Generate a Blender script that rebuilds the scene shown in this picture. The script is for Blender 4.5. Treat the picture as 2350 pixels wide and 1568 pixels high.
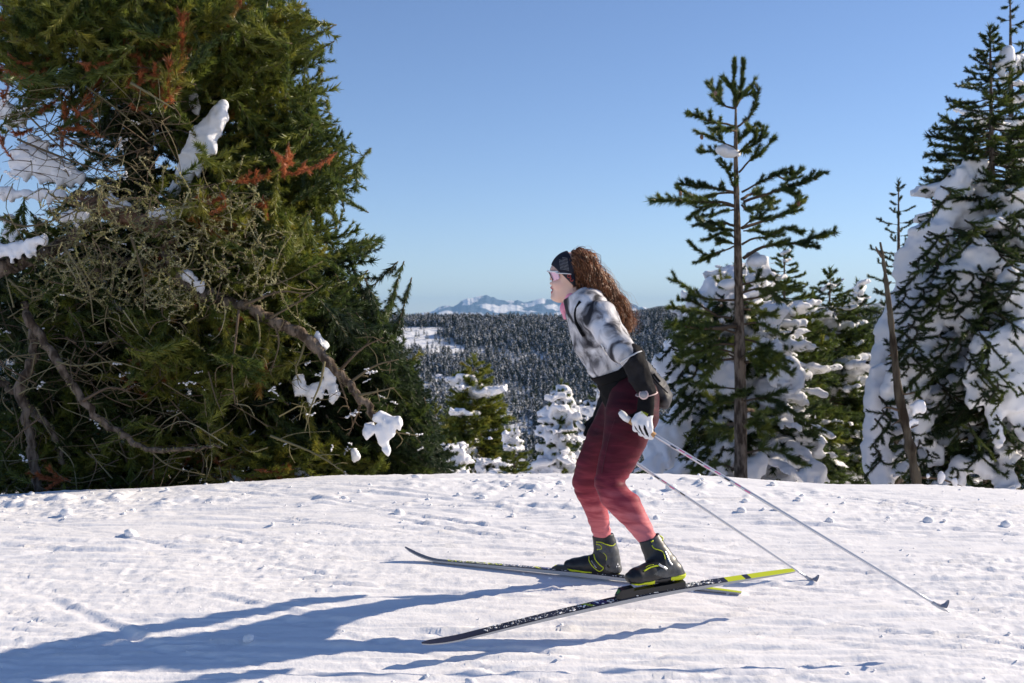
import bpy, math, random
import numpy as np
from mathutils import Vector

for _o in list(bpy.data.objects):
    bpy.data.objects.remove(_o)
scene = bpy.context.scene
COL = scene.collection

# ---------------------------------------------------------------- camera
# photo measurements are written in a 2350 x 1568 pixel frame
F, CX, CY, HZ, CAMZ = 2611.0, 1175.0, 784.0, 735.0, 1.85
PITCH = math.atan((CY - HZ) / F)
cd = bpy.data.cameras.new('camera')
cam = bpy.data.objects.new('camera', cd)
COL.objects.link(cam)
cam.location = (0, 0, CAMZ)
cam.rotation_euler = (math.pi / 2 - PITCH, 0, 0)
cd.sensor_width = 36.0
cd.lens = 36.0 * F / 2350.0
cd.clip_start, cd.clip_end = 0.05, 90000.0
cd.dof.use_dof = True
cd.dof.focus_distance = 5.4
cd.dof.aperture_fstop = 7.1
scene.camera = cam

# ---------------------------------------------------------------- light
SUN_AZ = math.radians(20.0)      # from +X towards +Y
SUN_EL = math.radians(28.5)
SUN = Vector((math.cos(SUN_EL) * math.cos(SUN_AZ), math.cos(SUN_EL) * math.sin(SUN_AZ), math.sin(SUN_EL)))
world = bpy.data.worlds.new('World')
scene.world = world
world.use_nodes = True
wn = world.node_tree
wn.nodes.clear()
sky = wn.nodes.new('ShaderNodeTexSky')
sky.sky_type = 'NISHITA'
sky.sun_disc = False
sky.sun_elevation = SUN_EL
sky.sun_rotation = math.pi / 2 - SUN_AZ
sky.altitude = 1800.0
sky.air_density = 1.0
sky.dust_density = 0.1
sky.ozone_density = 1.6
bg = wn.nodes.new('ShaderNodeBackground')
bg.inputs['Strength'].default_value = 0.092
wo = wn.nodes.new('ShaderNodeOutputWorld')
tint = wn.nodes.new('ShaderNodeMix')
tint.data_type, tint.blend_type = 'RGBA', 'MULTIPLY'
tint.inputs[0].default_value = 1.0
tint.inputs[7].default_value = (0.94, 0.985, 1.15, 1)     # the camera's cool-magenta white balance
wn.links.new(sky.outputs[0], tint.inputs[6])
wn.links.new(tint.outputs[2], bg.inputs['Color'])
wn.links.new(bg.outputs[0], wo.inputs['Surface'])
sl = bpy.data.lights.new('sun', 'SUN')
sl.energy = 5.0
sl.angle = math.radians(0.53)
sl.color = (1.0, 0.87, 0.69)
sun = bpy.data.objects.new('sun', sl)
COL.objects.link(sun)
sun.location = (6, 4, 12)
sun.rotation_euler = SUN.to_track_quat('Z', 'Y').to_euler()

scene.view_settings.view_transform = 'Standard'
scene.view_settings.look = 'None'
scene.view_settings.gamma = 1.0
scene.view_settings.exposure = 0.40
scene.view_settings.use_curve_mapping = False
scene.cycles.max_bounces = 6
scene.cycles.diffuse_bounces = 3
scene.cycles.glossy_bounces = 2
scene.cycles.transmission_bounces = 2
scene.cycles.transparent_max_bounces = 4
scene.cycles.volume_bounces = 0
scene.cycles.use_denoising = True

# ---------------------------------------------------------------- pixel -> place
_cp, _sp = math.cos(PITCH), math.sin(PITCH)
def ray(x, y):
    a, b = (x - CX) / F, -(y - CY) / F
    return np.array([a, _cp + b * _sp, -_sp + b * _cp])
def P(x, y, Y):
    d = ray(x, y)
    s = Y / d[1]
    return np.array([d[0] * s, Y, CAMZ + d[2] * s])
def GP(x, y):
    "where a pixel ray meets the trail (plane z = 0.1 Y)"
    d = ray(x, y)
    s = CAMZ / (0.1 * d[1] - d[2])
    return np.array([d[0] * s, d[1] * s, CAMZ + d[2] * s])
def mpx(Y):
    return Y / F

# ---------------------------------------------------------------- small tools
def setp(o, label=None, cat=None, group=None, kind=None):
    if label: o['label'] = label
    if cat: o['category'] = cat
    if group: o['group'] = group
    if kind: o['kind'] = kind
    return o
def thing(name, loc, label, cat, group=None):
    o = bpy.data.objects.new(name, None)
    o.empty_display_size = 0.1
    COL.objects.link(o)
    o.location = tuple(float(v) for v in loc)
    return setp(o, label, cat, group)
def link_mesh(name, me, parent=None):
    o = bpy.data.objects.new(name, me)
    COL.objects.link(o)
    if parent is not None:
        o.parent = parent
        top, loc = parent, Vector((0, 0, 0))
        while top is not None:
            loc += top.location
            top = top.parent
        o.location = -loc       # vertices are given in world space
    return o
def mesh_np(name, V, faces, mats, parent=None, smooth=True, mi=None, attrs=None):
    """faces: list of int arrays (n,3) / (n,4); mats list; mi per-face material index"""
    me = bpy.data.meshes.new(name)
    V = np.ascontiguousarray(V, dtype=np.float32)
    if isinstance(faces, np.ndarray): faces = [faces]
    faces = [f for f in faces if len(f)]
    loops = np.concatenate([f.ravel() for f in faces]).astype(np.int32)
    tot = np.concatenate([np.full(len(f), f.shape[1], np.int32) for f in faces])
    start = np.concatenate([[0], np.cumsum(tot)[:-1]]).astype(np.int32)
    me.vertices.add(len(V)); me.vertices.foreach_set('co', V.ravel())
    me.loops.add(len(loops)); me.loops.foreach_set('vertex_index', loops)
    me.polygons.add(len(tot))
    me.polygons.foreach_set('loop_start', start)
    me.polygons.foreach_set('loop_total', tot)
    if mi is not None: me.polygons.foreach_set('material_index', np.asarray(mi, np.int32))
    me.polygons.foreach_set('use_smooth', np.full(len(tot), bool(smooth)))
    for m in (mats if isinstance(mats, (list, tuple)) else [mats]):
        me.materials.append(m)
    if attrs:
        for k, a in attrs.items():
            at = me.attributes.new(k, 'FLOAT', 'POINT')
            at.data.foreach_set('value', np.asarray(a, np.float32))
    me.update(calc_edges=True)
    me.validate()
    return link_mesh(name, me, parent)

class Acc:
    "collects triangles / quads of one mesh"
    def __init__(s): s.v, s.f3, s.f4, s.n, s.t = [], [], [], 0, []
    def add(s, V, F3=None, F4=None, tint=0.0):
        V = np.asarray(V, np.float32).reshape(-1, 3)
        if F3 is not None and len(F3): s.f3.append(np.asarray(F3) + s.n)
        if F4 is not None and len(F4): s.f4.append(np.asarray(F4) + s.n)
        s.v.append(V); s.n += len(V)
        s.t.append(np.broadcast_to(np.asarray(tint, np.float32), (len(V),)))
    def build(s, name, mats, parent=None, smooth=True):
        if not s.n: return None
        fs = []
        if s.f3: fs.append(np.concatenate(s.f3))
        if s.f4: fs.append(np.concatenate(s.f4))
        return mesh_np(name, np.concatenate(s.v), fs, mats, parent, smooth, attrs={'tint': np.concatenate(s.t)})

def frames(pts):
    pts = np.asarray(pts, float)
    T = np.gradient(pts, axis=0)
    T /= np.linalg.norm(T, axis=1)[:, None] + 1e-12
    ref = np.array([0, 0, 1.0]) if abs(T[:, 2]).mean() < 0.8 else np.array([1.0, 0, 0])
    U = np.cross(T, ref); U /= np.linalg.norm(U, axis=1)[:, None] + 1e-12
    W = np.cross(T, U)
    return T, U, W
def tube(acc, pts, rad, sides=6, tint=0.0, cap=True, flat=1.0):
    pts = np.asarray(pts, float); n = len(pts)
    rad = np.broadcast_to(np.asarray(rad, float), (n,))
    T, U, W = frames(pts)
    a = np.arange(sides) * 2 * math.pi / sides
    ring = (np.cos(a)[None, :, None] * U[:, None] + flat * np.sin(a)[None, :, None] * W[:, None]) * rad[:, None, None]
    V = (pts[:, None] + ring).reshape(-1, 3)
    i, j = np.meshgrid(np.arange(n - 1), np.arange(sides), indexing='ij')
    j2 = (j + 1) % sides
    q = np.stack([i * sides + j, i * sides + j2, (i + 1) * sides + j2, (i + 1) * sides + j], -1).reshape(-1, 4)
    f3 = None
    if cap:
        V = np.concatenate([V, pts[:1], pts[-1:]])
        k = np.arange(sides); k2 = (k + 1) % sides
        c0, c1 = n * sides, n * sides + 1
        f3 = np.concatenate([np.stack([k2, k, np.full(sides, c0)], -1),
                             np.stack([(n - 1) * sides + k, (n - 1) * sides + k2, np.full(sides, c1)], -1)])
    acc.add(V, f3, q, tint)
def spline(pts, n):
    "Catmull-Rom through points"
    p = np.asarray(pts, float)
    if len(p) == 2: p = np.stack([p[0], (p[0] + p[1]) / 2, p[1]])
    e = np.concatenate([2 * p[:1] - p[1:2], p, 2 * p[-1:] - p[-2:-1]])
    t = np.linspace(0, len(p) - 1 - 1e-9, n)
    i = t.astype(int); u = (t - i)[:, None]
    a, b, c, d = e[i], e[i + 1], e[i + 2], e[i + 3]
    return 0.5 * (2 * b + (c - a) * u + (2 * a - 5 * b + 4 * c - d) * u ** 2 + (3 * b - a - 3 * c + d) * u ** 3)

# value noise, vectorised
def _hash(ix, iy, iz, seed):
    h = (ix.astype(np.int64) * 374761393 + iy.astype(np.int64) * 668265263 + iz.astype(np.int64) * 2147483647 + seed * 974711) & 0xffffffff
    h = ((h ^ (h >> 13)) * 1274126177) & 0xffffffff
    h = ((h ^ (h >> 16)) * 2246822519) & 0xffffffff
    return ((h ^ (h >> 15)) & 0xffffff).astype(np.float32) / np.float32(0xffffff) * 2 - 1
def noise3(x, y, z, seed=0):
    x0, y0, z0 = np.floor(x), np.floor(y), np.floor(z)
    fx, fy, fz = x - x0, y - y0, z - z0
    fx, fy, fz = (f * f * f * (f * (f * 6 - 15) + 10) for f in (fx, fy, fz))
    x0, y0, z0 = x0.astype(np.int64), y0.astype(np.int64), z0.astype(np.int64)
    r = 0
    for dx in (0, 1):
        for dy in (0, 1):
            for dz in (0, 1):
                w = (fx if dx else 1 - fx) * (fy if dy else 1 - fy) * (fz if dz else 1 - fz)
                r = r + w * _hash(x0 + dx, y0 + dy, z0 + dz, seed)
    return r
def noise2(x, y, seed=0):
    x0, y0 = np.floor(x), np.floor(y)
    fx, fy = x - x0, y - y0
    fx, fy = (f * f * f * (f * (f * 6 - 15) + 10) for f in (fx, fy))
    x0, y0 = x0.astype(np.int64), y0.astype(np.int64)
    z = np.zeros(1, np.int64)
    r = 0
    for dx in (0, 1):
        for dy in (0, 1):
            r = r + (fx if dx else 1 - fx) * (fy if dy else 1 - fy) * _hash(x0 + dx, y0 + dy, z, seed)
    return r
def fbm2(x, y, oct=4, seed=0, gain=0.5):
    r, a = 0, 1.0
    for k in range(oct):
        r = r + a * noise2(x * 2 ** k, y * 2 ** k, seed + k); a *= gain
    return r

# ---------------------------------------------------------------- implicit solids
class Chain:
    "elliptical limb through stations given by two outline pixels, a depth Y and a half thickness in depth"
    def __init__(s, st, off=0.0):
        s.c, s.rx, s.ry = [], [], []
        for x0, y0, x1, y1, Y, ry in st:
            a, b = P(x0, y0, Y), P(x1, y1, Y)
            s.c.append((a + b) / 2); s.rx.append(np.linalg.norm(a - b) / 2 + off); s.ry.append(ry + off)
    def __call__(s, p):
        out = None
        for i in range(len(s.c) - 1):
            a, b = s.c[i], s.c[i + 1]
            ax = b - a; L = np.linalg.norm(ax); n = ax / L
            yd = np.array([0, 1.0, 0]) - n * n[1]; yd /= np.linalg.norm(yd)
            u = np.cross(n, yd)
            d = p - a.astype(np.float32)
            t = np.clip(d @ (n / L).astype(np.float32), 0, 1)
            w = d @ n.astype(np.float32) - t * np.float32(L)
            du, dv = d @ u.astype(np.float32), d @ yd.astype(np.float32)
            rx = s.rx[i] + t * (s.rx[i + 1] - s.rx[i]); ry = s.ry[i] + t * (s.ry[i + 1] - s.ry[i])
            rm = np.minimum(rx, ry)
            k = np.sqrt((du / rx) ** 2 + (dv / ry) ** 2 + (w / rm) ** 2)
            sd = (k - 1) * rm
            out = sd if out is None else smin(out, sd, 0.006)
        return out
class Ell:
    def __init__(s, c, r): s.c, s.r = np.asarray(c, np.float32), np.asarray(r, np.float32)
    def __call__(s, p):
        return (np.linalg.norm((p - s.c) / s.r, axis=1) - 1) * s.r.min()
class Cap:
    def __init__(s, a, b, r0, r1): s.a, s.b, s.r0, s.r1 = np.asarray(a, np.float32), np.asarray(b, np.float32), r0, r1
    def __call__(s, p):
        ax = s.b - s.a; d = p - s.a
        t = np.clip(d @ ax / max(float(ax @ ax), 1e-12), 0, 1)
        return np.linalg.norm(d - t[:, None] * ax, axis=1) - (s.r0 + t * (s.r1 - s.r0))
class RBox:
    "rounded box with axes"
    def __init__(s, c, axes, half, r):
        s.c = np.asarray(c, np.float32); s.A = np.asarray([np.asarray(a) / np.linalg.norm(a) for a in axes], np.float32).T
        s.h, s.r = np.asarray(half, np.float32) - r, r
    def __call__(s, p):
        q = np.abs((p - s.c) @ s.A) - s.h
        return np.linalg.norm(np.maximum(q, 0), axis=1) + np.minimum(q.max(1), 0) - s.r
def smin(a, b, k):
    h = np.clip(0.5 + 0.5 * (b - a) / k, 0, 1)
    return b + (a - b) * h - k * h * (1 - h)
def smax(a, b, k): return -smin(-a, -b, k)
def U(*fs, k=0.01):
    def f(p):
        r = fs[0](p)
        for g in fs[1:]: r = smin(r, g(p), k)
        return r
    return f
def Off(f, d): return lambda p: f(p) - d
def And(f, *gs, k=0.002):
    def h(p):
        r = f(p)
        for g in gs: r = smax(r, g(p), k)
        return r
    return h
def Minus(f, g, k=0.003): return lambda p: smax(f(p), -g(p), k)
def Half(x0, y0, x1, y1, Y):
    "half space seen edge-on in the photo: keeps the side left of the walk (x0,y0)->(x1,y1)"
    a, b = P(x0, y0, Y), P(x1, y1, Y)
    d = b - a; n = np.array([-d[2], 0, d[0]]); n /= np.linalg.norm(n)
    n = n.astype(np.float32); a = a.astype(np.float32)
    return lambda p: -((p - a) @ n)

def net_from_grid(G, lo, h):
    n = np.array(G.shape)
    S = G < 0
    c = np.zeros(tuple(n - 1), np.int8)
    for dx in (0, 1):
        for dy in (0, 1):
            for dz in (0, 1):
                c += S[dx:n[0] - 1 + dx, dy:n[1] - 1 + dy, dz:n[2] - 1 + dz]
    cells = np.argwhere((c > 0) & (c < 8))
    ids = np.full(tuple(n - 1), -1, np.int32)
    ids[cells[:, 0], cells[:, 1], cells[:, 2]] = np.arange(len(cells))
    corners = np.array([[i, j, k] for i in (0, 1) for j in (0, 1) for k in (0, 1)])
    cv = np.stack([G[cells[:, 0] + o[0], cells[:, 1] + o[1], cells[:, 2] + o[2]] for o in corners], 1)
    acc = np.zeros((len(cells), 3)); cnt = np.zeros(len(cells))
    for a in range(8):
        for b in range(a + 1, 8):
            if np.abs(corners[a] - corners[b]).sum() != 1: continue
            m = (cv[:, a] < 0) != (cv[:, b] < 0)
            t = np.where(m, cv[:, a] / np.where(m, cv[:, a] - cv[:, b], 1), 0)
            pt = corners[a] + t[:, None] * (corners[b] - corners[a])
            acc += pt * m[:, None]; cnt += m
    V = lo + (cells + acc / cnt[:, None]) * h
    Q = []
    for ax in range(3):
        o1, o2 = [np.eye(3, dtype=int)[k] for k in range(3) if k != ax]
        sl0 = [slice(None)] * 3; sl1 = [slice(None)] * 3
        sl0[ax] = slice(0, n[ax] - 1); sl1[ax] = slice(1, n[ax])
        s0, s1 = S[tuple(sl0)], S[tuple(sl1)]
        e = np.argwhere(s0 != s1)
        ok = np.ones(len(e), bool)
        for k in range(3):
            if k != ax: ok &= (e[:, k] > 0) & (e[:, k] < n[k] - 1)
        e = e[ok]
        flip = s0[e[:, 0], e[:, 1], e[:, 2]]
        g = lambda q: ids[q[:, 0], q[:, 1], q[:, 2]]
        q = np.stack([g(e - o1 - o2), g(e - o2), g(e), g(e - o1)], 1)
        if ax == 1: flip = ~flip
        q[~flip] = q[~flip][:, ::-1]
        Q.append(q[(q >= 0).all(1)])
    Q = np.concatenate(Q)
    return V, Q
def surface_net(f, lo, hi, h, disp=None):
    lo = np.asarray(lo, float); hi = np.asarray(hi, float)
    B = 8
    n = (np.ceil((hi - lo) / h / B).astype(int) + 1) * B
    nb = n // B
    ci = np.stack(np.meshgrid(*[np.arange(k) for k in nb], indexing='ij'), -1).reshape(-1, 3)
    cc = (lo + (ci + 0.5) * B * h).astype(np.float32)
    d = f(cc)
    act = ci[np.abs(d) < B * h * 1.6]
    G = np.full(n, 1.0, np.float32)
    # fill inside flag for far blocks
    full = np.repeat(np.repeat(np.repeat(np.where(d.reshape(nb) < 0, -1.0, 1.0), B, 0), B, 1), B, 2)
    G[:] = full
    loc = np.stack(np.meshgrid(np.arange(B), np.arange(B), np.arange(B), indexing='ij'), -1).reshape(-1, 3)
    for s0 in range(0, len(act), 600):
        blk = act[s0:s0 + 600]
        idx = (blk[:, None] * B + loc[None]).reshape(-1, 3)
        val = f((lo + idx * h).astype(np.float32))
        G[idx[:, 0], idx[:, 1], idx[:, 2]] = val
    V, Q = net_from_grid(G, lo, h)
    if disp is not None:
        V = V + normals_of(V, Q) * disp(V)[:, None]
    return V, Q
def normals_of(V, Q):
    a = np.cross(V[Q[:, 2]] - V[Q[:, 0]], V[Q[:, 3]] - V[Q[:, 1]])
    N = np.zeros_like(V)
    for k in range(4): np.add.at(N, Q[:, k], a)
    return N / (np.linalg.norm(N, axis=1)[:, None] + 1e-12)
def solid(name, f, lo, hi, h, mats, parent=None, disp=None, zone=None, attrs=None):
    V, Q = surface_net(f, lo, hi, h, disp)
    mi = None
    if zone is not None:
        mi = zone(V[Q].mean(1))
    at = {k: g(V) for k, g in attrs.items()} if attrs else None
    return mesh_np(name, V, Q, mats, parent, True, mi, at)
def in_poly(x, y, poly):
    r = np.zeros(len(x), bool)
    n = len(poly)
    for i in range(n):
        x0, y0 = poly[i]; x1, y1 = poly[(i + 1) % n]
        c = ((y0 > y) != (y1 > y)) & (x < (x1 - x0) * (y - y0) / (y1 - y0 + 1e-9) + x0)
        r ^= c
    return r
def to_px(V):
    "photo pixel of world points, used to paint zones on cloth and boots (the zone runs straight through in depth)"
    d = V - np.array([0, 0, CAMZ])
    f = d[:, 1] * _cp - d[:, 2] * _sp
    u = d[:, 1] * _sp + d[:, 2] * _cp
    return CX + F * d[:, 0] / f, CY - F * u / f
def snap(f, x, y, Y0, Y1, lift=0.0):
    "first point of solid f along a pixel's line of sight between depths"
    d = ray(x, y); Ys = np.linspace(Y0, Y1, 400)
    pts = np.array([0, 0, CAMZ]) + d[None] * (Ys / d[1])[:, None]
    v = f(pts.astype(np.float32))
    k = np.argmax(v < lift)
    if not (v < lift).any(): k = int(np.argmin(v))
    return pts[k]
# ---------------------------------------------------------------- materials
def mat(name, col, rough=0.6, spec=0.3, metal=0.0, col2=None, nscale=8.0, lo=0.4, hi=0.6, stretch=(1, 1, 1), detail=4.0,
        bump=0.0, bscale=60.0, bdist=0.01, bstretch=(1, 1, 1), sss=0.0, trans=0.0):
    m = bpy.data.materials.new(name); m.use_nodes = True
    nt = m.node_tree; b = nt.nodes['Principled BSDF']
    b.inputs['Roughness'].default_value = rough
    b.inputs['Specular IOR Level'].default_value = spec
    b.inputs['Metallic'].default_value = metal
    b.inputs['Base Color'].default_value = (*col, 1)
    tc = nt.nodes.new('ShaderNodeTexCoord')
    def noise(sc, st, det):
        mp = nt.nodes.new('ShaderNodeMapping'); mp.inputs['Scale'].default_value = st
        nt.links.new(tc.outputs['Object'], mp.inputs['Vector'])
        nz = nt.nodes.new('ShaderNodeTexNoise'); nz.inputs['Scale'].default_value = sc; nz.inputs['Detail'].default_value = det
        nt.links.new(mp.outputs[0], nz.inputs['Vector'])
        return nz
    if col2 is not None:
        nz = noise(nscale, stretch, detail)
        rp = nt.nodes.new('ShaderNodeValToRGB')
        rp.color_ramp.elements[0].position = lo; rp.color_ramp.elements[0].color = (*col, 1)
        rp.color_ramp.elements[1].position = hi; rp.color_ramp.elements[1].color = (*col2, 1)
        nt.links.new(nz.outputs['Fac'], rp.inputs[0]); nt.links.new(rp.outputs[0], b.inputs['Base Color'])
    if bump > 0:
        nz = noise(bscale, bstretch, 5.0)
        bp = nt.nodes.new('ShaderNodeBump'); bp.inputs['Strength'].default_value = bump; bp.inputs['Distance'].default_value = bdist
        nt.links.new(nz.outputs['Fac'], bp.inputs['Height']); nt.links.new(bp.outputs[0], b.inputs['Normal'])
    if sss > 0:
        b.inputs['Subsurface Weight'].default_value = sss
        b.inputs['Subsurface Radius'].default_value = (0.012, 0.006, 0.004)
        b.inputs['Subsurface Scale'].default_value = 0.6
    return m
def ramp_mat(name, stops, rough=0.6, spec=0.2, attr='tint', var=0.0, bump=0.0, bscale=60.0, bdist=0.01, translucent=0.0, inst=False):
    "colour from the mesh attribute that says what the piece is (needle tone with some light and shade put in, dead needles, snow ...)"
    m = bpy.data.materials.new(name); m.use_nodes = True
    nt = m.node_tree; b = nt.nodes['Principled BSDF']
    b.inputs['Roughness'].default_value = rough; b.inputs['Specular IOR Level'].default_value = spec
    at = nt.nodes.new('ShaderNodeAttribute'); at.attribute_name = attr
    if inst: at.attribute_type = 'INSTANCER'
    rp = nt.nodes.new('ShaderNodeValToRGB')
    cr = rp.color_ramp
    while len(cr.elements) < len(stops): cr.elements.new(0.5)
    for e, (p, c) in zip(cr.elements, stops): e.position = p; e.color = (*c, 1)
    nt.links.new(at.outputs['Fac'], rp.inputs[0]); nt.links.new(rp.outputs[0], b.inputs['Base Color'])
    if bump > 0:
        tc = nt.nodes.new('ShaderNodeTexCoord'); nz = nt.nodes.new('ShaderNodeTexNoise')
        nz.inputs['Scale'].default_value = bscale; nz.inputs['Detail'].default_value = 5
        nt.links.new(tc.outputs['Object'], nz.inputs['Vector'])
        bp = nt.nodes.new('ShaderNodeBump'); bp.inputs['Strength'].default_value = bump; bp.inputs['Distance'].default_value = bdist
        nt.links.new(nz.outputs['Fac'], bp.inputs['Height']); nt.links.new(bp.outputs[0], b.inputs['Normal'])
    if translucent > 0:
        tr = nt.nodes.new('ShaderNodeBsdfTranslucent'); mx = nt.nodes.new('ShaderNodeMixShader')
        mx.inputs[0].default_value = translucent
        nt.links.new(rp.outputs[0], tr.inputs['Color'])
        out = nt.nodes['Material Output']
        nt.links.new(b.outputs[0], mx.inputs[1]); nt.links.new(tr.outputs[0], mx.inputs[2]); nt.links.new(mx.outputs[0], out.inputs['Surface'])
    return m
M = {}
M['snow'] = mat('snow_trail', (0.91, 0.895, 0.905), 0.55, 0.25, bump=0.22, bscale=55.0, bdist=0.012)
M['tree_snow'] = mat('tree_snow', (0.88, 0.87, 0.89), 0.6, 0.2, bump=0.25, bscale=30.0, bdist=0.012)
M['bark'] = mat('pine_bark', (0.055, 0.040, 0.030), 0.9, 0.1, col2=(0.20, 0.155, 0.12), nscale=22, stretch=(1, 1, 0.35), bump=0.8, bscale=40, bdist=0.02, bstretch=(1, 1, 0.4))
M['bark_red'] = mat('bare_red_bark', (0.20, 0.105, 0.065), 0.85, 0.1, col2=(0.30, 0.20, 0.15), nscale=9, stretch=(0.5, 1, 1.4), bump=0.8, bscale=38, bdist=0.02)
M['dead_wood'] = mat('dead_wood', (0.030, 0.022, 0.016), 0.9, 0.1, col2=(0.11, 0.092, 0.068), nscale=9, stretch=(1, 1, .25), bump=0.7, bscale=30, bdist=0.03, bstretch=(1, 1, .3))
M['twig'] = ramp_mat('twigs', [(0.0, (0.055, 0.040, 0.028)), (0.35, (0.12, 0.085, 0.06)), (0.7, (0.19, 0.165, 0.09)), (1.0, (0.27, 0.25, 0.16))], 0.9, 0.1)
M['needle'] = ramp_mat('pine_needles', [(0.0, (0.014, 0.028, 0.013)), (0.25, (0.034, 0.056, 0.020)), (0.45, (0.092, 0.132, 0.027)), (0.65, (0.20, 0.215, 0.032)), (0.82, (0.29, 0.255, 0.045)), (0.86, (0.30, 0.095, 0.035)), (1.0, (0.50, 0.165, 0.065))], 0.42, 0.45, translucent=0.45, attr='itint', inst=True)
M['far_tree'] = ramp_mat('far_conifer', [(0.0, (0.018, 0.028, 0.018)), (0.45, (0.032, 0.045, 0.028)), (0.55, (0.75, 0.77, 0.82)), (1.0, (0.86, 0.86, 0.9))], 0.8, 0.1)
M['lichen'] = ramp_mat('lichen', [(0.0, (0.22, 0.21, 0.07)), (0.5, (0.35, 0.33, 0.14)), (1.0, (0.46, 0.44, 0.27))], 0.9, 0.05, translucent=.2)
# ---------------------------------------------------------------- terrain
_sy = np.array([-60, 0, 7.45, 8.65, 25, 60, 590, 640, 700, 960, 1010, 1080, 1500, 2000], float)
_ss = np.array([.1, .1, .10, -.30, -.30, -.22, -.075, .15, .265, .265, .10, -.02, -.06, -.04], float)
_ty = np.concatenate([np.arange(-60, 12, 0.02), np.arange(12, 2000, 0.5)])
_tz = np.concatenate([[0], np.cumsum((np.interp(_ty[1:], _sy, _ss) + np.interp(_ty[:-1], _sy, _ss)) / 2 * np.diff(_ty))])
_tz -= np.interp(0.0, _ty, _tz)
def ground(X, Y):
    X = np.asarray(X, float); Y = np.asarray(Y, float)
    z = np.interp(Y, _ty, _tz)
    w = np.clip((Y - 6.2) / 1.6, 0, 1)
    xl = np.clip(X - 0.25, -6, 6)
    z = z - w * w * (3 - 2 * w) * (0.0098 * xl ** 2)
    # gentle rolls of the crest line
    z = z + w * 0.018 * noise2(X * 0.8 + 3.1, Y * 0.5, 5) * np.exp(-np.abs(X) / 9)
    # hill across the valley: rolling flanks
    w2 = np.clip((Y - 60) / 500, 0, 1)
    z = z + w2 * (9 * noise2(X / 260, Y / 300, 21) + 6 * noise2(X / 80, Y / 120, 22)) * np.clip((1120 - Y) / 160, 0.35, 1)
    return z

def gz(X, Y): return float(ground(np.array([X]), np.array([Y]))[0])

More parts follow.
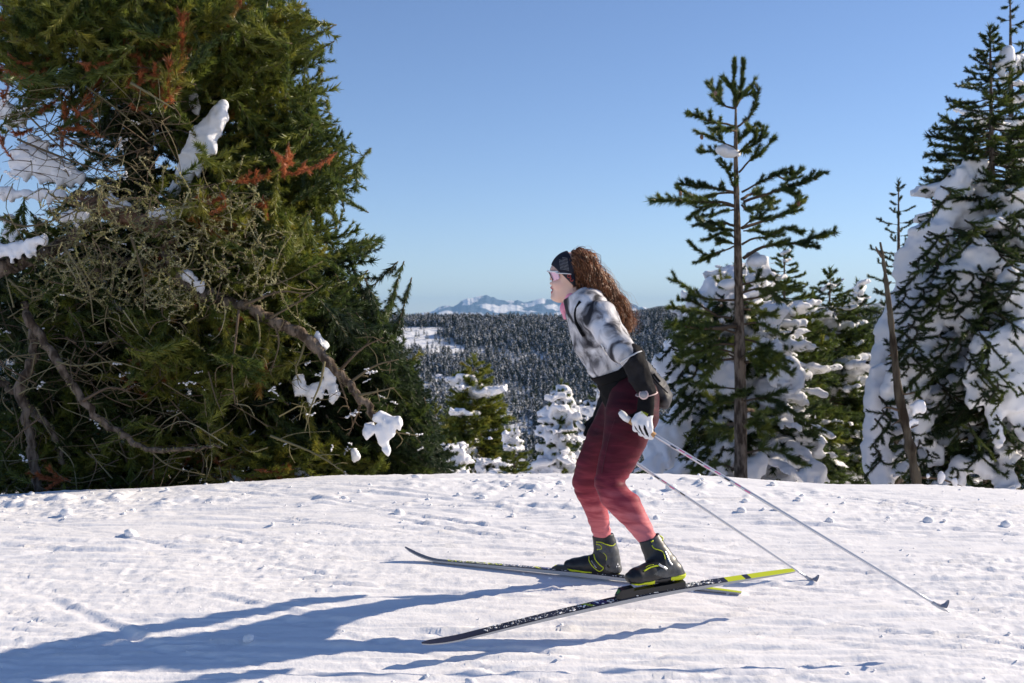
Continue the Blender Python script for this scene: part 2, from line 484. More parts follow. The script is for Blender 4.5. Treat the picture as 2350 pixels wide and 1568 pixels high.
random.seed(5); rng = np.random.default_rng(5)
def build_trail():
    xs = np.concatenate([-np.geomspace(60, 4.7, 40), np.arange(-4.6, 4.6, 0.0150), np.geomspace(4.7, 60, 40)])
    ys = np.concatenate([np.linspace(-40, 3.6, 30), np.arange(3.7, 8.4, 0.0150), np.arange(8.42, 10, 0.05), np.geomspace(10.1, 62, 60)])
    X, Y = np.meshgrid(xs, ys)
    Z = ground(X, Y)
    D = np.zeros_like(Z)
    x0, x1 = 40, len(xs) - 40
    y0, y1 = 30, 30 + len(np.arange(3.7, 8.4, 0.0150))
    x, y = X[y0:y1, x0:x1], Y[y0:y1, x0:x1]
    # broad unevenness, small lumps strung along the travel direction
    d = 0.010 * fbm2(x * 0.9, y * 1.7, 3, 11)
    d += 0.005 * fbm2(x * 3.2 + y, y * 9.0, 3, 31)
    rough = np.clip(fbm2(x * 0.8, y * 1.6, 3, 41) * 0.9 + 0.35, 0.05, 1.3)
    lump = np.clip(fbm2(x * 12, y * 30, 4, 51, 0.62) - 0.30, 0, 2)
    d += 0.0085 * rough * lump
    d += 0.0022 * (rough + .3) * fbm2(x * 36, y * 48, 2, 61)
    # loose ridge of chopped snow near the crest, strongest at centre and far left
    ridge = np.exp(-((y - 7.35 - 0.05 * np.sin(x * 1.3)) / 0.38) ** 2) * (np.exp(-((x - 0.45) / 1.15) ** 2) + 0.8 * np.exp(-((x + 3.2) / 1.2) ** 2) + 0.12)
    d += ridge * (0.010 + 0.034 * np.clip(fbm2(x * 5, y * 7, 4, 71, 0.62) - 0.05, 0, 2))
    # grooming ribs
    rib = np.clip((y - 6.75) / 0.25, 0, 1) * np.clip(1.2 - ridge * 2.2, 0, 1) * np.clip((8.1 - y) / 0.3, 0, 1)
    rib *= np.clip(0.65 + fbm2(x * 1.1, y * 3, 2, 81), 0, 1) * np.clip(0.4 + np.abs(x - 0.2) * .5, 0, 1)
    d += 0.0065 * rib * np.sin(2 * math.pi * (y + 0.02 * np.sin(x * .7) + .004 * noise2(x * 6, y, 3)) / 0.062)
    # ski and skate tracks: grooves with a thrown rim
    r = random.Random(17)
    def groove(cx, cy, ang, L, wd, dep, rim, bend=0.0):
        ca, sa = math.cos(ang), math.sin(ang)
        hx, hy = abs(ca) * L / 2 + 0.3, abs(sa) * L / 2 + 0.3 + abs(bend)
        i0, i1 = np.searchsorted(ys[y0:y1], [cy - hy, cy + hy]); j0, j1 = np.searchsorted(xs[x0:x1], [cx - hx, cx + hx])
        if i1 - i0 < 2 or j1 - j0 < 2: return
        px, py = x[i0:i1, j0:j1] - cx, y[i0:i1, j0:j1] - cy
        u, v = px * ca + py * sa, -px * sa + py * ca
        v = v - bend * (u / (L / 2)) ** 2
        e = np.clip((L / 2 - np.abs(u)) / 0.35, 0, 1)
        e = e * np.clip(0.75 + 0.5 * noise2(u * 2.3 + cx * 7, v * 0 + cy, 91), 0.1, 1)
        g = -dep * np.exp(-(v / wd) ** 4)
        g += rim * np.exp(-((v - wd * 1.7) / (wd * 0.75)) ** 2) * np.clip(0.6 + noise2(u * 14 + cy * 3, v * 10, 92), 0, 2)
        d[i0:i1, j0:j1] += e * g
    for k in range(420):
        cx, cy = r.uniform(-4.6, 4.6), r.uniform(3.9, 7.3)
        a = r.gauss(0.0, 0.09) if r.random() < 0.6 else r.choice([-1, 1]) * r.uniform(0.12, 0.55)
        groove(cx, cy, a, r.uniform(0.5, 3.6), r.uniform(0.006, 0.022), r.uniform(0.003, 0.009), r.uniform(0.001, 0.009), r.uniform(-.03, .03))
    for k in range(170):
        groove(r.uniform(-4.4, 4.4), r.uniform(4.0, 7.2), r.gauss(0.03, 0.07), r.uniform(1.2, 4.5), r.uniform(.008, .013), r.uniform(.004, .010), r.uniform(0, .005), r.uniform(-.02, .02))
    def gpx(xa, ya, xb, yb, wd, dep, rim):
        a, b = GP(xa, ya), GP(xb, yb)
        groove((a[0] + b[0]) / 2, (a[1] + b[1]) / 2, math.atan2(b[1] - a[1], b[0] - a[0]), math.hypot(*(b - a)[:2]), wd, dep, rim)
    for g in [(75, 1360, 420, 1520, .03, .012, .012), (430, 1362, 900, 1450, .022, .010, .008), (0, 1265, 600, 1270, .02, .008, .008),
              (0, 1235, 150, 1250, .02, .01, .006), (370, 1222, 640, 1255, .02, .012, .01), (610, 1290, 840, 1330, .018, .01, .008),
              (660, 1500, 1900, 1526, .014, .010, .004), (1170, 1285, 2350, 1290, .02, .01, .006), (1750, 1215, 2350, 1235, .03, .010, .012),
              (1900, 1330, 2350, 1350, .02, .009, .009), (1560, 1200, 2350, 1210, .025, .008, .010), (260, 1360, 330, 1280, .02, .008, .006),
              (1500, 1440, 2350, 1450, .02, .008, .008), (120, 1530, 700, 1460, .02, .006, .006), (850, 1180, 1170, 1240, .02, .01, .01)]:
        gpx(*g)
    a, b = GP(900, 1280), GP(1720, 1366)
    ca = (b - a)[:2] / np.hypot(*(b - a)[:2]); u = (x - a[0]) * ca[0] + (y - a[1]) * ca[1]; v = -(x - a[0]) * ca[1] + (y - a[1]) * ca[0]
    w = np.clip((.13 - np.abs(v)) / .08, 0, 1) * np.clip((u + .02) / .04, 0, 1) * np.clip((np.hypot(*(b - a)[:2]) + .0 - u) / .04, 0, 1)
    d[:] = d * (1 - w) + w * -.003
    edge = np.clip((x + 4.6) / .4, 0, 1) * np.clip((4.6 - x) / .4, 0, 1) * np.clip((y - 3.7) / .3, 0, 1) * np.clip((8.4 - y) / .2, 0, 1)
    D[y0:y1, x0:x1] = d * edge
    # the far ski runs in its own pressed track
    Z = Z + D
    V = np.stack([X, Y, Z], -1).reshape(-1, 3)
    ny, nx = X.shape
    i, j = np.meshgrid(np.arange(ny - 1), np.arange(nx - 1), indexing='ij')
    q = np.stack([i * nx + j, i * nx + j + 1, (i + 1) * nx + j + 1, (i + 1) * nx + j], -1).reshape(-1, 4)
    o = mesh_np('snow_ground', V, q, M['snow'])
    setp(o, 'trodden white ski trail snow with tracks and a low crest', kind='structure')
    global trail_z
    def trail_z(px, py):
        jj = np.clip(np.searchsorted(xs, px), 0, nx - 1); ii = np.clip(np.searchsorted(ys, py), 0, ny - 1)
        return Z[ii, jj]
    return o
build_trail()

# loose snow crumbs
def ico(sub):
    import bmesh
    bm = bmesh.new(); bmesh.ops.create_icosphere(bm, subdivisions=sub, radius=1.0)
    V = np.array([v.co[:] for v in bm.verts]); Fc = np.array([[v.index for v in f.verts] for f in bm.faces]); bm.free()
    return V, Fc
ICO1, ICO2, ICO3 = ico(1), ico(2), ico(3)
def lump(acc, c, r, base=ICO2, amp=0.25, freq=1.6, seed=0, tint=0.0, rot=0.0):
    V, Fc = base
    n = noise3(V[:, 0] * freq + seed * 3.7, V[:, 1] * freq + seed * 1.3, V[:, 2] * freq, 7)
    W = V * (1 + amp * n)[:, None] * np.asarray(r)
    if rot:
        ca, sa = math.cos(rot), math.sin(rot)
        W = np.stack([W[:, 0] * ca - W[:, 1] * sa, W[:, 0] * sa + W[:, 1] * ca, W[:, 2]], 1)
    acc.add(W + np.asarray(c), Fc, None, tint)
acc = Acc(); r = random.Random(3)
for k in range(520):
    if k < 340:
        x, y = r.uniform(-4.3, 4.3), r.uniform(4.0, 8.0)
        s = 0.003 + 0.008 * r.random() ** 4
    elif k < 440:
        x, y = r.gauss(0.45, 0.9), r.gauss(7.35, 0.3); s = 0.005 + 0.022 * r.random() ** 3
    else:
        x, y = r.gauss(-3.2, .9), r.gauss(7.5, 0.3); s = 0.005 + 0.018 * r.random() ** 3
    if not (-4.4 < x < 4.4 and 3.8 < y < 8.2): continue
    lump(acc, (x, y, trail_z(x, y) + s * 0.3), (s * r.uniform(.9, 1.7), s * r.uniform(.8, 1.3), s * r.uniform(.6, .9)), ICO1, 0.35, 1.7, k, rot=r.uniform(0, 3))
for (x, y, s) in [(1080, 1563, .02), (605, 1577, .018), (570, 1478, .02), (1905, 1193, .022), (2310, 1200, .028), (1540, 1130, .03), (1700, 1175, .022), (2130, 1190, .025), (300, 1232, .03), (915, 1180, .03), (150, 1170, .03)]:
    g = GP(x, y)
    lump(acc, (g[0], g[1], trail_z(g[0], g[1]) + s * .4), (s * 1.2, s, s * .85), ICO2, 0.35, 1.7, x)
setp(acc.build('snow_crumbs', M['snow']), 'loose white snow crumbs scattered over the trail', 'snow', kind='stuff')

# wide land beyond the crest: valley, wooded hill, plateau
def build_land():
    xs = np.concatenate([-np.geomspace(30000, 720, 25), np.linspace(-700, 700, 180), np.geomspace(720, 30000, 25)])
    ys = np.concatenate([np.geomspace(40, 580, 50), np.linspace(590, 1120, 130), np.geomspace(1140, 1900, 12), np.geomspace(2100, 28000, 24)])
    X, Y = np.meshgrid(xs, ys)
    Z = ground(X, Y) - 0.3
    w = np.clip((Y - 1500) / 2500, 0, 1)
    Z = Z * (1 - w) + (-60 + 14 * noise2(X / 1500, Y / 1500, 33)) * w
    ny, nx = X.shape
    V = np.stack([X, Y, Z], -1).reshape(-1, 3)
    i, j = np.meshgrid(np.arange(ny - 1), np.arange(nx - 1), indexing='ij')
    q = np.stack([i * nx + j, i * nx + j + 1, (i + 1) * nx + j + 1, (i + 1) * nx + j], -1).reshape(-1, 4)
    m = mat('snowy_land', (0.84, 0.85, 0.88), 0.7, 0.1, bump=0.6, bscale=0.12, bdist=3.0)
    setp(mesh_np('valley_hillside', V, q, m), 'snow-covered hillside across the valley under dark conifers', kind='structure')
build_land()

# blue wooded ridge further off
def build_ridge():
    xs = np.linspace(-2500, 3500, 260); ys = np.linspace(2500, 4200, 60)
    X, Y = np.meshgrid(xs, ys)
    prof = np.interp(X, [-2500, 0, 250, 420, 600, 1000, 1500, 3500], [-60, -30, 18, 37, 40, 46, 55, 60])
    c = np.clip(1 - np.abs(Y - 3300) / 850, 0, 1)
    Z = -70 + (prof + 70) * np.sin(c * math.pi / 2) + 6 * fbm2(X / 90, Y / 90, 4, 45) * c
    ny, nx = X.shape
    V = np.stack([X, Y, Z], -1).reshape(-1, 3)
    i, j = np.meshgrid(np.arange(ny - 1), np.arange(nx - 1), indexing='ij')
    q = np.stack([i * nx + j, i * nx + j + 1, (i + 1) * nx + j + 1, (i + 1) * nx + j], -1).reshape(-1, 4)
    m = mat('wooded_ridge', (0.035, 0.05, 0.045), 0.9, 0.05, col2=(0.62, 0.64, 0.68), nscale=0.06, lo=0.45, hi=0.75, stretch=(1, .35, 1), bump=0.8, bscale=.06, bdist=8)
    setp(mesh_np('wooded_ridge', V, q, m), 'hazy blue wooded ridge behind the near hill', kind='structure')
build_ridge()

# snow mountains on the skyline
def build_mountains():
    D0 = 21000.0
    sil = [(780, 732), (900, 728), (985, 716), (1008, 706), (1025, 701), (1042, 705), (1058, 690), (1085, 682), (1105, 678), (1125, 680), (1142, 688), (1165, 692),
           (1185, 690), (1205, 695), (1225, 690), (1245, 684), (1262, 688), (1280, 690), (1300, 686), (1330, 694), (1370, 688), (1405, 692), (1430, 692), (1450, 700), (1480, 706), (1520, 722), (1600, 735)]
    xs_px = np.linspace(780, 1600, 330)
    top = np.interp(xs_px, [a for a, b in sil], [b for a, b in sil])
    top = top + 1.6 * noise2(xs_px / 9, xs_px * 0, 3) + .9 * noise2(xs_px / 3.5, xs_px * 0, 4)
    X0 = (xs_px - CX) / F * D0
    H = (HZ - top) / F * D0 + CAMZ
    vs = np.linspace(-1, 1, 81)          # across the range
    X, Vv = np.meshgrid(X0, vs)
    Y = D0 + Vv * 3200
    X = X * (Y / D0)
    Hh = np.broadcast_to(H[None], X.shape) + 60
    rid = 1 - np.abs(noise2(X / 520, Y / 900, 63))
    rid2 = 1 - np.abs(noise2(X / 210, Y / 330, 64))
    fall = np.clip(1 - np.abs(Vv) ** 0.7, 0, 1)
    Z = -60 + Hh * fall * (0.72 + 0.28 * np.clip(rid * .75 + rid2 * .35, 0, 1.15) * (1 - fall) + 0.28 * fall) - 45 * (1 - rid2) * (1 - fall) * np.clip(fall * 4, 0, 1)
    ny, nx = X.shape
    V = np.stack([X, Y, Z], -1).reshape(-1, 3)
    i, j = np.meshgrid(np.arange(ny - 1), np.arange(nx - 1), indexing='ij')
    q = np.stack([i * nx + j, i * nx + j + 1, (i + 1) * nx + j + 1, (i + 1) * nx + j], -1).reshape(-1, 4)
    m = mat('mountain', (0.09, 0.12, 0.17), 0.9, 0.05, col2=(0.90, 0.87, 0.86), nscale=0.0026, lo=0.50, hi=0.55, stretch=(1, .6, .7), detail=5, bump=1.0, bscale=.006, bdist=60)  # grey rock tinted bluish, some distance haze put into its colour
    setp(mesh_np('mountains', V, q, m), 'distant snow-streaked mountain range on the horizon', kind='structure')
build_mountains()
# ---------------------------------------------------------------- trees
def needles(acc, A, B, per_m, nl, width, tint, rg, ang=(0.45, 0.95), tuft=0.35):
    "needle brush round twig segments A->B (n,3); tint (n,)"
    A, B = np.asarray(A, float), np.asarray(B, float)
    if not len(A): return
    d = B - A; L = np.linalg.norm(d, axis=1); d = d / (L[:, None] + 1e-9)
    cnt = np.maximum(2, (L * per_m + rg.random(len(L))).astype(int))
    idx = np.repeat(np.arange(len(L)), cnt); n = len(idx)
    t = rg.random(n); D = d[idx]
    base = A[idx] + D * (t * L[idx])[:, None]
    rv = rg.normal(size=(n, 3)); rv -= (rv * D).sum(1)[:, None] * D
    rv /= np.linalg.norm(rv, axis=1)[:, None] + 1e-9
    a = rg.uniform(ang[0], ang[1], n)
    nd = D * np.cos(a)[:, None] + rv * np.sin(a)[:, None]
    nd[:, 2] += 0.08
    ln = nl * rg.uniform(0.7, 1.15, n)
    side = np.cross(nd, rg.normal(size=(n, 3))); side /= np.linalg.norm(side, axis=1)[:, None] + 1e-9
    w = width * rg.uniform(0.8, 1.25, n)
    v0 = base + side * w[:, None] * .5; v1 = base - side * w[:, None] * .5; v2 = base + nd * ln[:, None]
    V = np.stack([v0, v1, v2], 1).reshape(-1, 3)
    tt = np.repeat(np.clip(np.asarray(tint)[idx] + rg.normal(0, 0.03, n), 0, 1), 3)
    acc.add(V, np.arange(3 * n).reshape(-1, 3), None, tt)

def comp_labels(nv, Q):
    lab = np.arange(nv)
    for _ in range(400):
        m = lab[Q].min(1)
        new = lab.copy()
        for k in range(Q.shape[1]): np.minimum.at(new, Q[:, k], m)
        new = new[new]
        if (new == lab).all(): break
        lab = new
    return lab
def snow_field(ells, h, k, amp, seed, freq):
    "melt oriented ellipsoids (centre, axes rows, radii) into snow bodies"
    C = np.array([e[0] for e in ells]); R = np.array([max(e[2]) for e in ells])
    lo = (C - R[:, None]).min(0) - 4 * h; hi = (C + R[:, None]).max(0) + 4 * h
    n = np.ceil((hi - lo) / h).astype(int) + 2
    G = np.full(n, 9.0, np.float32)
    for c, A, r in ells:
        rm = max(r) + 2.5 * k
        i0 = np.maximum(((c - rm - lo) / h).astype(int), 0); i1 = np.minimum(((c + rm - lo) / h).astype(int) + 2, n)
        g = [lo[d] + np.arange(i0[d], i1[d]) * h - c[d] for d in range(3)]
        X, Y, Z = np.meshgrid(*g, indexing='ij')
        q = sum(((X * A[a][0] + Y * A[a][1] + Z * A[a][2]) / r[a]) ** 2 for a in range(3))
        d = (np.sqrt(q) - 1) * min(r)
        sl = tuple(slice(i0[d_], i1[d_]) for d_ in range(3))
        G[sl] = smin(G[sl], d.astype(np.float32), k)
    gx = [lo[d] + np.arange(n[d]) * h for d in range(3)]
    X, Y, Z = np.meshgrid(*gx, indexing='ij')
    near = np.abs(G) < 3 * amp + 2 * h
    pn = X[near], Y[near], Z[near]
    f = freq
    G[near] += (amp * (noise3(pn[0] * f, pn[1] * f, pn[2] * f, seed) + .55 * noise3(pn[0] * f * 2.3, pn[1] * f * 2.3, pn[2] * f * 2.3, seed + 1))).astype(np.float32)
    return net_from_grid(G, lo, h)
def put_snow(ells, h, k, amp, seed, root, Y, freq=9., big_px=16):
    V, Q = snow_field(ells, h, k, amp, seed, freq)
    lab = comp_labels(len(V), Q)
    fl = lab[Q[:, 0]]
    rest = []
    for l in np.unique(fl):
        q = Q[fl == l]; ids, inv = np.unique(q, return_inverse=True); v = V[ids]
        ext = (v.max(0) - v.min(0)) / mpx(Y)
        if max(ext[0], ext[2]) >= big_px:
            mesh_np('snow_clump', v, inv.reshape(q.shape), M['tree_snow'], root)
        else: rest.append(q)
    if rest:
        q = np.concatenate(rest); ids, inv = np.unique(q, return_inverse=True)
        setp(mesh_np('snow_flecks', V[ids], inv.reshape(q.shape), M['tree_snow'], root), kind='stuff')

def euler_from(D, rg):
    "XYZ euler angles that turn +Z onto D with a random roll"
    n = len(D); r = rg.normal(size=(n, 3)); Ux = np.cross(r, D); Ux /= np.linalg.norm(Ux, axis=1)[:, None] + 1e-9
    Uy = np.cross(D, Ux)
    # matrix columns Ux, Uy, D
    sy = -Ux[:, 2]; cy = np.sqrt(np.maximum(0, 1 - sy ** 2))
    return np.stack([np.arctan2(Uy[:, 2], D[:, 2]), np.arctan2(sy, cy), np.arctan2(Ux[:, 1], Ux[:, 0])], 1)
def brush_crown(name, A, B, T, per_m, nl, width, rg, ang, root, L0=.085):
    "foliage: one needle spray repeated along every twig"
    A, B, T = np.concatenate(A), np.concatenate(B), np.concatenate(T)
    L = np.linalg.norm(B - A, axis=1); k = np.maximum(1, np.round(L / L0)).astype(int)
    idx = np.repeat(np.arange(len(L)), k); off = np.concatenate([np.arange(q) for q in k]) / k[idx]
    pos = A[idx] + (B - A)[idx] * off[:, None]; D = (B - A)[idx] / (L[idx][:, None] + 1e-9)
    keep = L[idx] > .008; idx, pos, D = idx[keep], pos[keep], D[keep]
    sc = np.clip(L[idx] / k[idx] / L0, .6, 1.25) * rg.uniform(.9, 1.15, len(idx))
    pa = Acc(); needles(pa, np.array([[0, 0, 0.]]), np.array([[0, 0, L0]]), per_m, nl, width, np.array([.5]), rg, ang)
    proto = pa.build('needle_spray', M['needle'], None, smooth=False); COL.objects.unlink(proto)
    me = bpy.data.meshes.new(name); me.vertices.add(len(pos))
    o = link_mesh(name, me, root)
    me.vertices.foreach_set('co', np.ascontiguousarray(pos, np.float32).ravel())
    at = me.attributes.new('rot', 'FLOAT_VECTOR', 'POINT'); at.data.foreach_set('vector', np.ascontiguousarray(euler_from(D, rg), np.float32).ravel())
    for kx, a in (('sc', sc), ('itint', np.clip(T[idx] + rg.normal(0, .03, len(idx)), 0, 1))):
        at = me.attributes.new(kx, 'FLOAT', 'POINT'); at.data.foreach_set('value', np.asarray(a, np.float32))
    me.materials.append(M['needle'])
    ng = bpy.data.node_groups.new(name, 'GeometryNodeTree')
    ng.interface.new_socket('Geometry', in_out='INPUT', socket_type='NodeSocketGeometry'); ng.interface.new_socket('Geometry', in_out='OUTPUT', socket_type='NodeSocketGeometry')
    N = ng.nodes; gi, go = N.new('NodeGroupInput'), N.new('NodeGroupOutput'); iop, oi = N.new('GeometryNodeInstanceOnPoints'), N.new('GeometryNodeObjectInfo')
    oi.inputs['Object'].default_value = proto
    a1, a2 = N.new('GeometryNodeInputNamedAttribute'), N.new('GeometryNodeInputNamedAttribute')
    a1.data_type = 'FLOAT_VECTOR'; a2.data_type = 'FLOAT'; a1.inputs['Name'].default_value = 'rot'; a2.inputs['Name'].default_value = 'sc'
    Lk = ng.links; Lk.new(gi.outputs[0], iop.inputs['Points']); Lk.new(oi.outputs['Geometry'], iop.inputs['Instance'])
    Lk.new(a1.outputs['Attribute'], iop.inputs['Rotation']); Lk.new(a2.outputs['Attribute'], iop.inputs['Scale']); Lk.new(iop.outputs[0], go.inputs[0])
    o.modifiers.new('needles', 'NODES').node_group = ng
    o['kind'] = 'stuff'
    return o

class Tree:
    def __init__(s, seed):
        s.r = random.Random(seed); s.rg = np.random.default_rng(seed)
        s.wood, s.twig, s.leaf, s.snow = Acc(), Acc(), Acc(), Acc()
        s.A, s.B, s.T = [], [], []
        s.snow_n = 0; s.ells = []; s.stems = True
    def seg(s, pts, tint):
        pts = np.asarray(pts)
        s.A.append(pts[:-1]); s.B.append(pts[1:]); s.T.append(np.full(len(pts) - 1, tint) if np.isscalar(tint) else tint)
    def branch(s, pts, r0, r1, start=0.3, lat=0.45, lat_step=0.09, tint=0.4, sides=5, n=12, lat_len=(0.12, 0.35), bark=0.2, flatten=0.45, brush_tip=True):
        "a bough through pts; foliage from fraction start outwards, side shoots in a flattened fan"
        r = s.r
        c = spline(pts, n); L = np.linalg.norm(np.diff(c, axis=0), axis=1).sum()
        c[1:-1] += s.rg.normal(0, 0.012 * L / 2, (n - 2, 3)) * .5
        tube(s.twig, c, np.linspace(r0, r1, n), sides, bark)
        k0 = int(start * (n - 1))
        if brush_tip: s.seg(c[k0:], tint + r.uniform(-.05, .08))
        T, Uu, W = frames(c)
        m = int(L * (1 - start) / lat_step)
        for k in range(m):
            t = start + (1 - start) * (k + r.random()) / max(m, 1)
            f = t * (n - 1); i = min(int(f), n - 2); p = c[i] + (c[i + 1] - c[i]) * (f - i)
            if r.random() > lat * 2: continue
            sd = r.choice((-1, 1)); ang = r.uniform(0.5, 1.0)
            up = r.gauss(0.12, flatten)
            d = T[i] * math.cos(ang) + Uu[i] * sd * math.sin(ang) + np.array([0, 0, 1]) * up * .6
            d /= np.linalg.norm(d)
            l = r.uniform(*lat_len) * (1.15 - 0.55 * t)
            q = spline([p, p + d * l * .55, p + d * l + np.array([0, 0, r.uniform(-.02, .05)])], 4)
            if s.stems: tube(s.twig, q, np.linspace(max(r1 * .9, .0025), .002, 4), 3, bark, cap=False)
            s.seg(q, tint + r.gauss(0, 0.07))
        return c
    def snow_on(s, c, t0, t1, size, prob=1.0, seed=0, hang=0.3):
        "pillows of snow lying along a bough"
        r = s.r
        L = np.linalg.norm(np.diff(c, axis=0), axis=1).sum()
        m = max(1, int(L * (t1 - t0) / (size * 0.9)))
        T, Uu, W = frames(c)
        for k in range(m):
            if r.random() > prob: continue
            t = t0 + (t1 - t0) * (k + .5) / m
            f = t * (len(c) - 1); i = min(int(f), len(c) - 2); p = c[i] + (c[i + 1] - c[i]) * (f - i)
            z = size * r.uniform(0.55, 1.2)
            up = np.cross(Uu[i], T[i]); up = up if up[2] > 0 else -up
            s.ells.append((p + up * z * .28 + s.rg.normal(0, z * .12, 3), (T[i], Uu[i], up), (z * r.uniform(1.3, 2.4), z * r.uniform(.5, .95), z * r.uniform(.22, .40))))
    def pillow(s, Y, blobs, flat=.8):
        for i, (x, y, r_, dy) in enumerate(blobs):
            q = r_ * mpx(Y); c = P(x, y, Y + dy)
            s.ells.append((c, np.eye(3), (q, q * flat, q)))
            if i:
                b = blobs[i - 1]; q2 = (r_ + b[2]) * .5 * mpx(Y)
                if abs(b[0] - x) + abs(b[1] - y) < 3 * (r_ + b[2]): s.ells.append(((c + P(b[0], b[1], Y + b[3])) / 2, np.eye(3), (q2 * .95, q2 * flat, q2 * .95)))
            for k in range(6):
                a = s.r.uniform(0, 6.28); e = s.r.uniform(.22, .5)
                drip = s.r.random() < .5
                s.ells.append((c + np.array([math.cos(a) * .8, -.35 * s.r.random(), (-.85 if drip else math.sin(a) * .8)]) * q, np.eye(3), (q * e * (.55 if drip else 1), q * e, q * e * (1.6 if drip else .8))))
    def finish(s, root, per_m=230, nl=0.05, width=0.0045, bark_mat=None, trunk_name='trunk', ang=(0.45, 0.95), snow_h=.03, Ydist=14., snow_amp=None, snow_freq=7.):
        if s.wood.n: s.wood.build(trunk_name, bark_mat or M['bark'], root)
        if s.twig.n: s.twig.build('branches', M['twig'], root)['kind'] = 'stuff'
        if s.A:
            brush_crown('crown', s.A, s.B, s.T, per_m, nl, width, s.rg, ang, root)
        if s.ells: put_snow(s.ells, snow_h, snow_h * 2.4, snow_amp or snow_h * 1.0, 5, root, Ydist, snow_freq)


def conifer(name, label, cat, x, ytop, Y, prof, nb, seed, tint=0.35, snow=0.0, snow_size=0.12, droop=0.25, upturn=0.12, per_m=170, nl=0.055, width=0.006,
            lat_step=0.10, lean=0.0, xbase=None, tmin=0.03, group=None, trunk_r=None, bare=0.0, lat_len=(0.12, 0.4), ybottom=None, snow_prob=.8, start=.3, crown_bottom=None, pillows=(), snow_h=None, snow_from=-999):
    "prof: list of (pixel row, half width px)"
    t = Tree(seed); r = t.r
    top = P(x, ytop, Y); X = P(xbase if xbase is not None else x, 1100, Y)[0]
    base = np.array([X, Y, gz(X, Y) - 0.15])
    root = thing(name, (X, Y, gz(X, Y)), label, cat, group)
    H = top[2] - base[2]
    tr = trunk_r or H * 0.018
    tc = spline([base, base * .5 + top * .5 + np.array([r.gauss(0, .03) * H * .1, 0, 0]), top], 14)
    tube(t.wood, tc, np.linspace(tr, 0.008, 14) * (1 + 0), 8, 0.2)
    t.seg(spline([tc[-2] * .4 + tc[-1] * .6, top], 3), tint)
    rows = np.array([a for a, b in prof], float); hw = np.array([b for a, b in prof], float)
    ybot = crown_bottom or rows[-1]
    for k in range(nb):
        u = (k + r.random()) / nb
        yy = rows[0] + (ybot - rows[0]) * u ** 0.9
        Lb = np.interp(yy, rows, hw) * mpx(Y) * r.uniform(0.72, 1.08)
        zt = P(x, yy, Y)[2]                         # height of the tip
        az = k * 2.399 + r.gauss(0, .3)
        f = np.clip((zt - base[2]) / H, 0, 1)
        o = np.array([math.cos(az), math.sin(az), 0])
        zb = zt + Lb * (droop * (1 - f) - upturn * f)
        fb = np.clip((zb - base[2]) / H, 0.02, .985)
        pb = tc[0] + 0; ii = fb * 13; i0 = min(int(ii), 12); pb = tc[i0] + (tc[i0 + 1] - tc[i0]) * (ii - i0)
        tip = np.array([pb[0], pb[1], 0]) + o * Lb; tip[2] = zt + r.gauss(0, .03)
        mid = pb * .5 + tip * .5 + np.array([0, 0, Lb * (0.08 * (1 - f) - 0.10 * f)])
        c = t.branch([pb, mid, tip], max(.006, Lb * .016), .004, start=bare + start * (1 - bare) if bare else start, tint=tint + r.gauss(0, .06), n=9, lat_step=lat_step, lat_len=(lat_len[0] * min(1, Lb + .2), lat_len[1] * min(1.2, Lb * .8 + .15)), sides=4)
        if snow > 0 and yy > snow_from and r.random() < snow:
            t.snow_on(c, 0.3, 1.0, snow_size * r.uniform(.6, 1.1), snow_prob, seed)
    for Yp, bl in pillows: t.pillow(Yp, bl)
    t.finish(root, per_m, nl, width, snow_h=snow_h or 4.8 * mpx(Y), Ydist=Y)
    return root, t

# ---- far woods: one tree shape per kind, spread over the hill
def far_tree_mesh(seed, snowy):
    r = np.random.default_rng(seed); a = Acc()
    n = 110
    h = r.random(n) ** 0.8
    rad = (1 - h) ** 0.75 * 2.1 * r.uniform(0.45, 1.0, n) + .05
    az = r.random(n) * 6.283
    c = np.stack([np.cos(az) * rad, np.sin(az) * rad, 0.7 + h * 7.2], 1)
    s = 0.70 * (1.15 - h * .7) * r.uniform(.7, 1.3, n)
    d1 = np.stack([np.cos(az + 1.57), np.sin(az + 1.57), r.normal(0, .25, n)], 1)
    d2 = np.stack([np.cos(az) * .9, np.sin(az) * .9, -0.5 + r.normal(0, .35, n)], 1)
    V = np.stack([c - d1 * s[:, None] * .6, c + d1 * s[:, None] * .6, c + d2 * s[:, None] * 1.1, c - d2 * s[:, None] * .9], 1).reshape(-1, 3)
    tint = np.where(r.random(n) < snowy, 0.8, r.random(n) * .4)
    f = np.arange(4 * n).reshape(-1, 4)
    a.add(V, np.concatenate([f[:, [0, 2, 1]], f[:, [0, 1, 3]]]), None, np.repeat(tint, 4))
    tube(a, [(0, 0, -1), (0, 0, 4), (0, 0, 8)], [.16, .1, .02], 5, 0.1)
    return a
def far_obj(name, acc):
    o = acc.build(name, M['far_tree'], None, smooth=False)
    return o
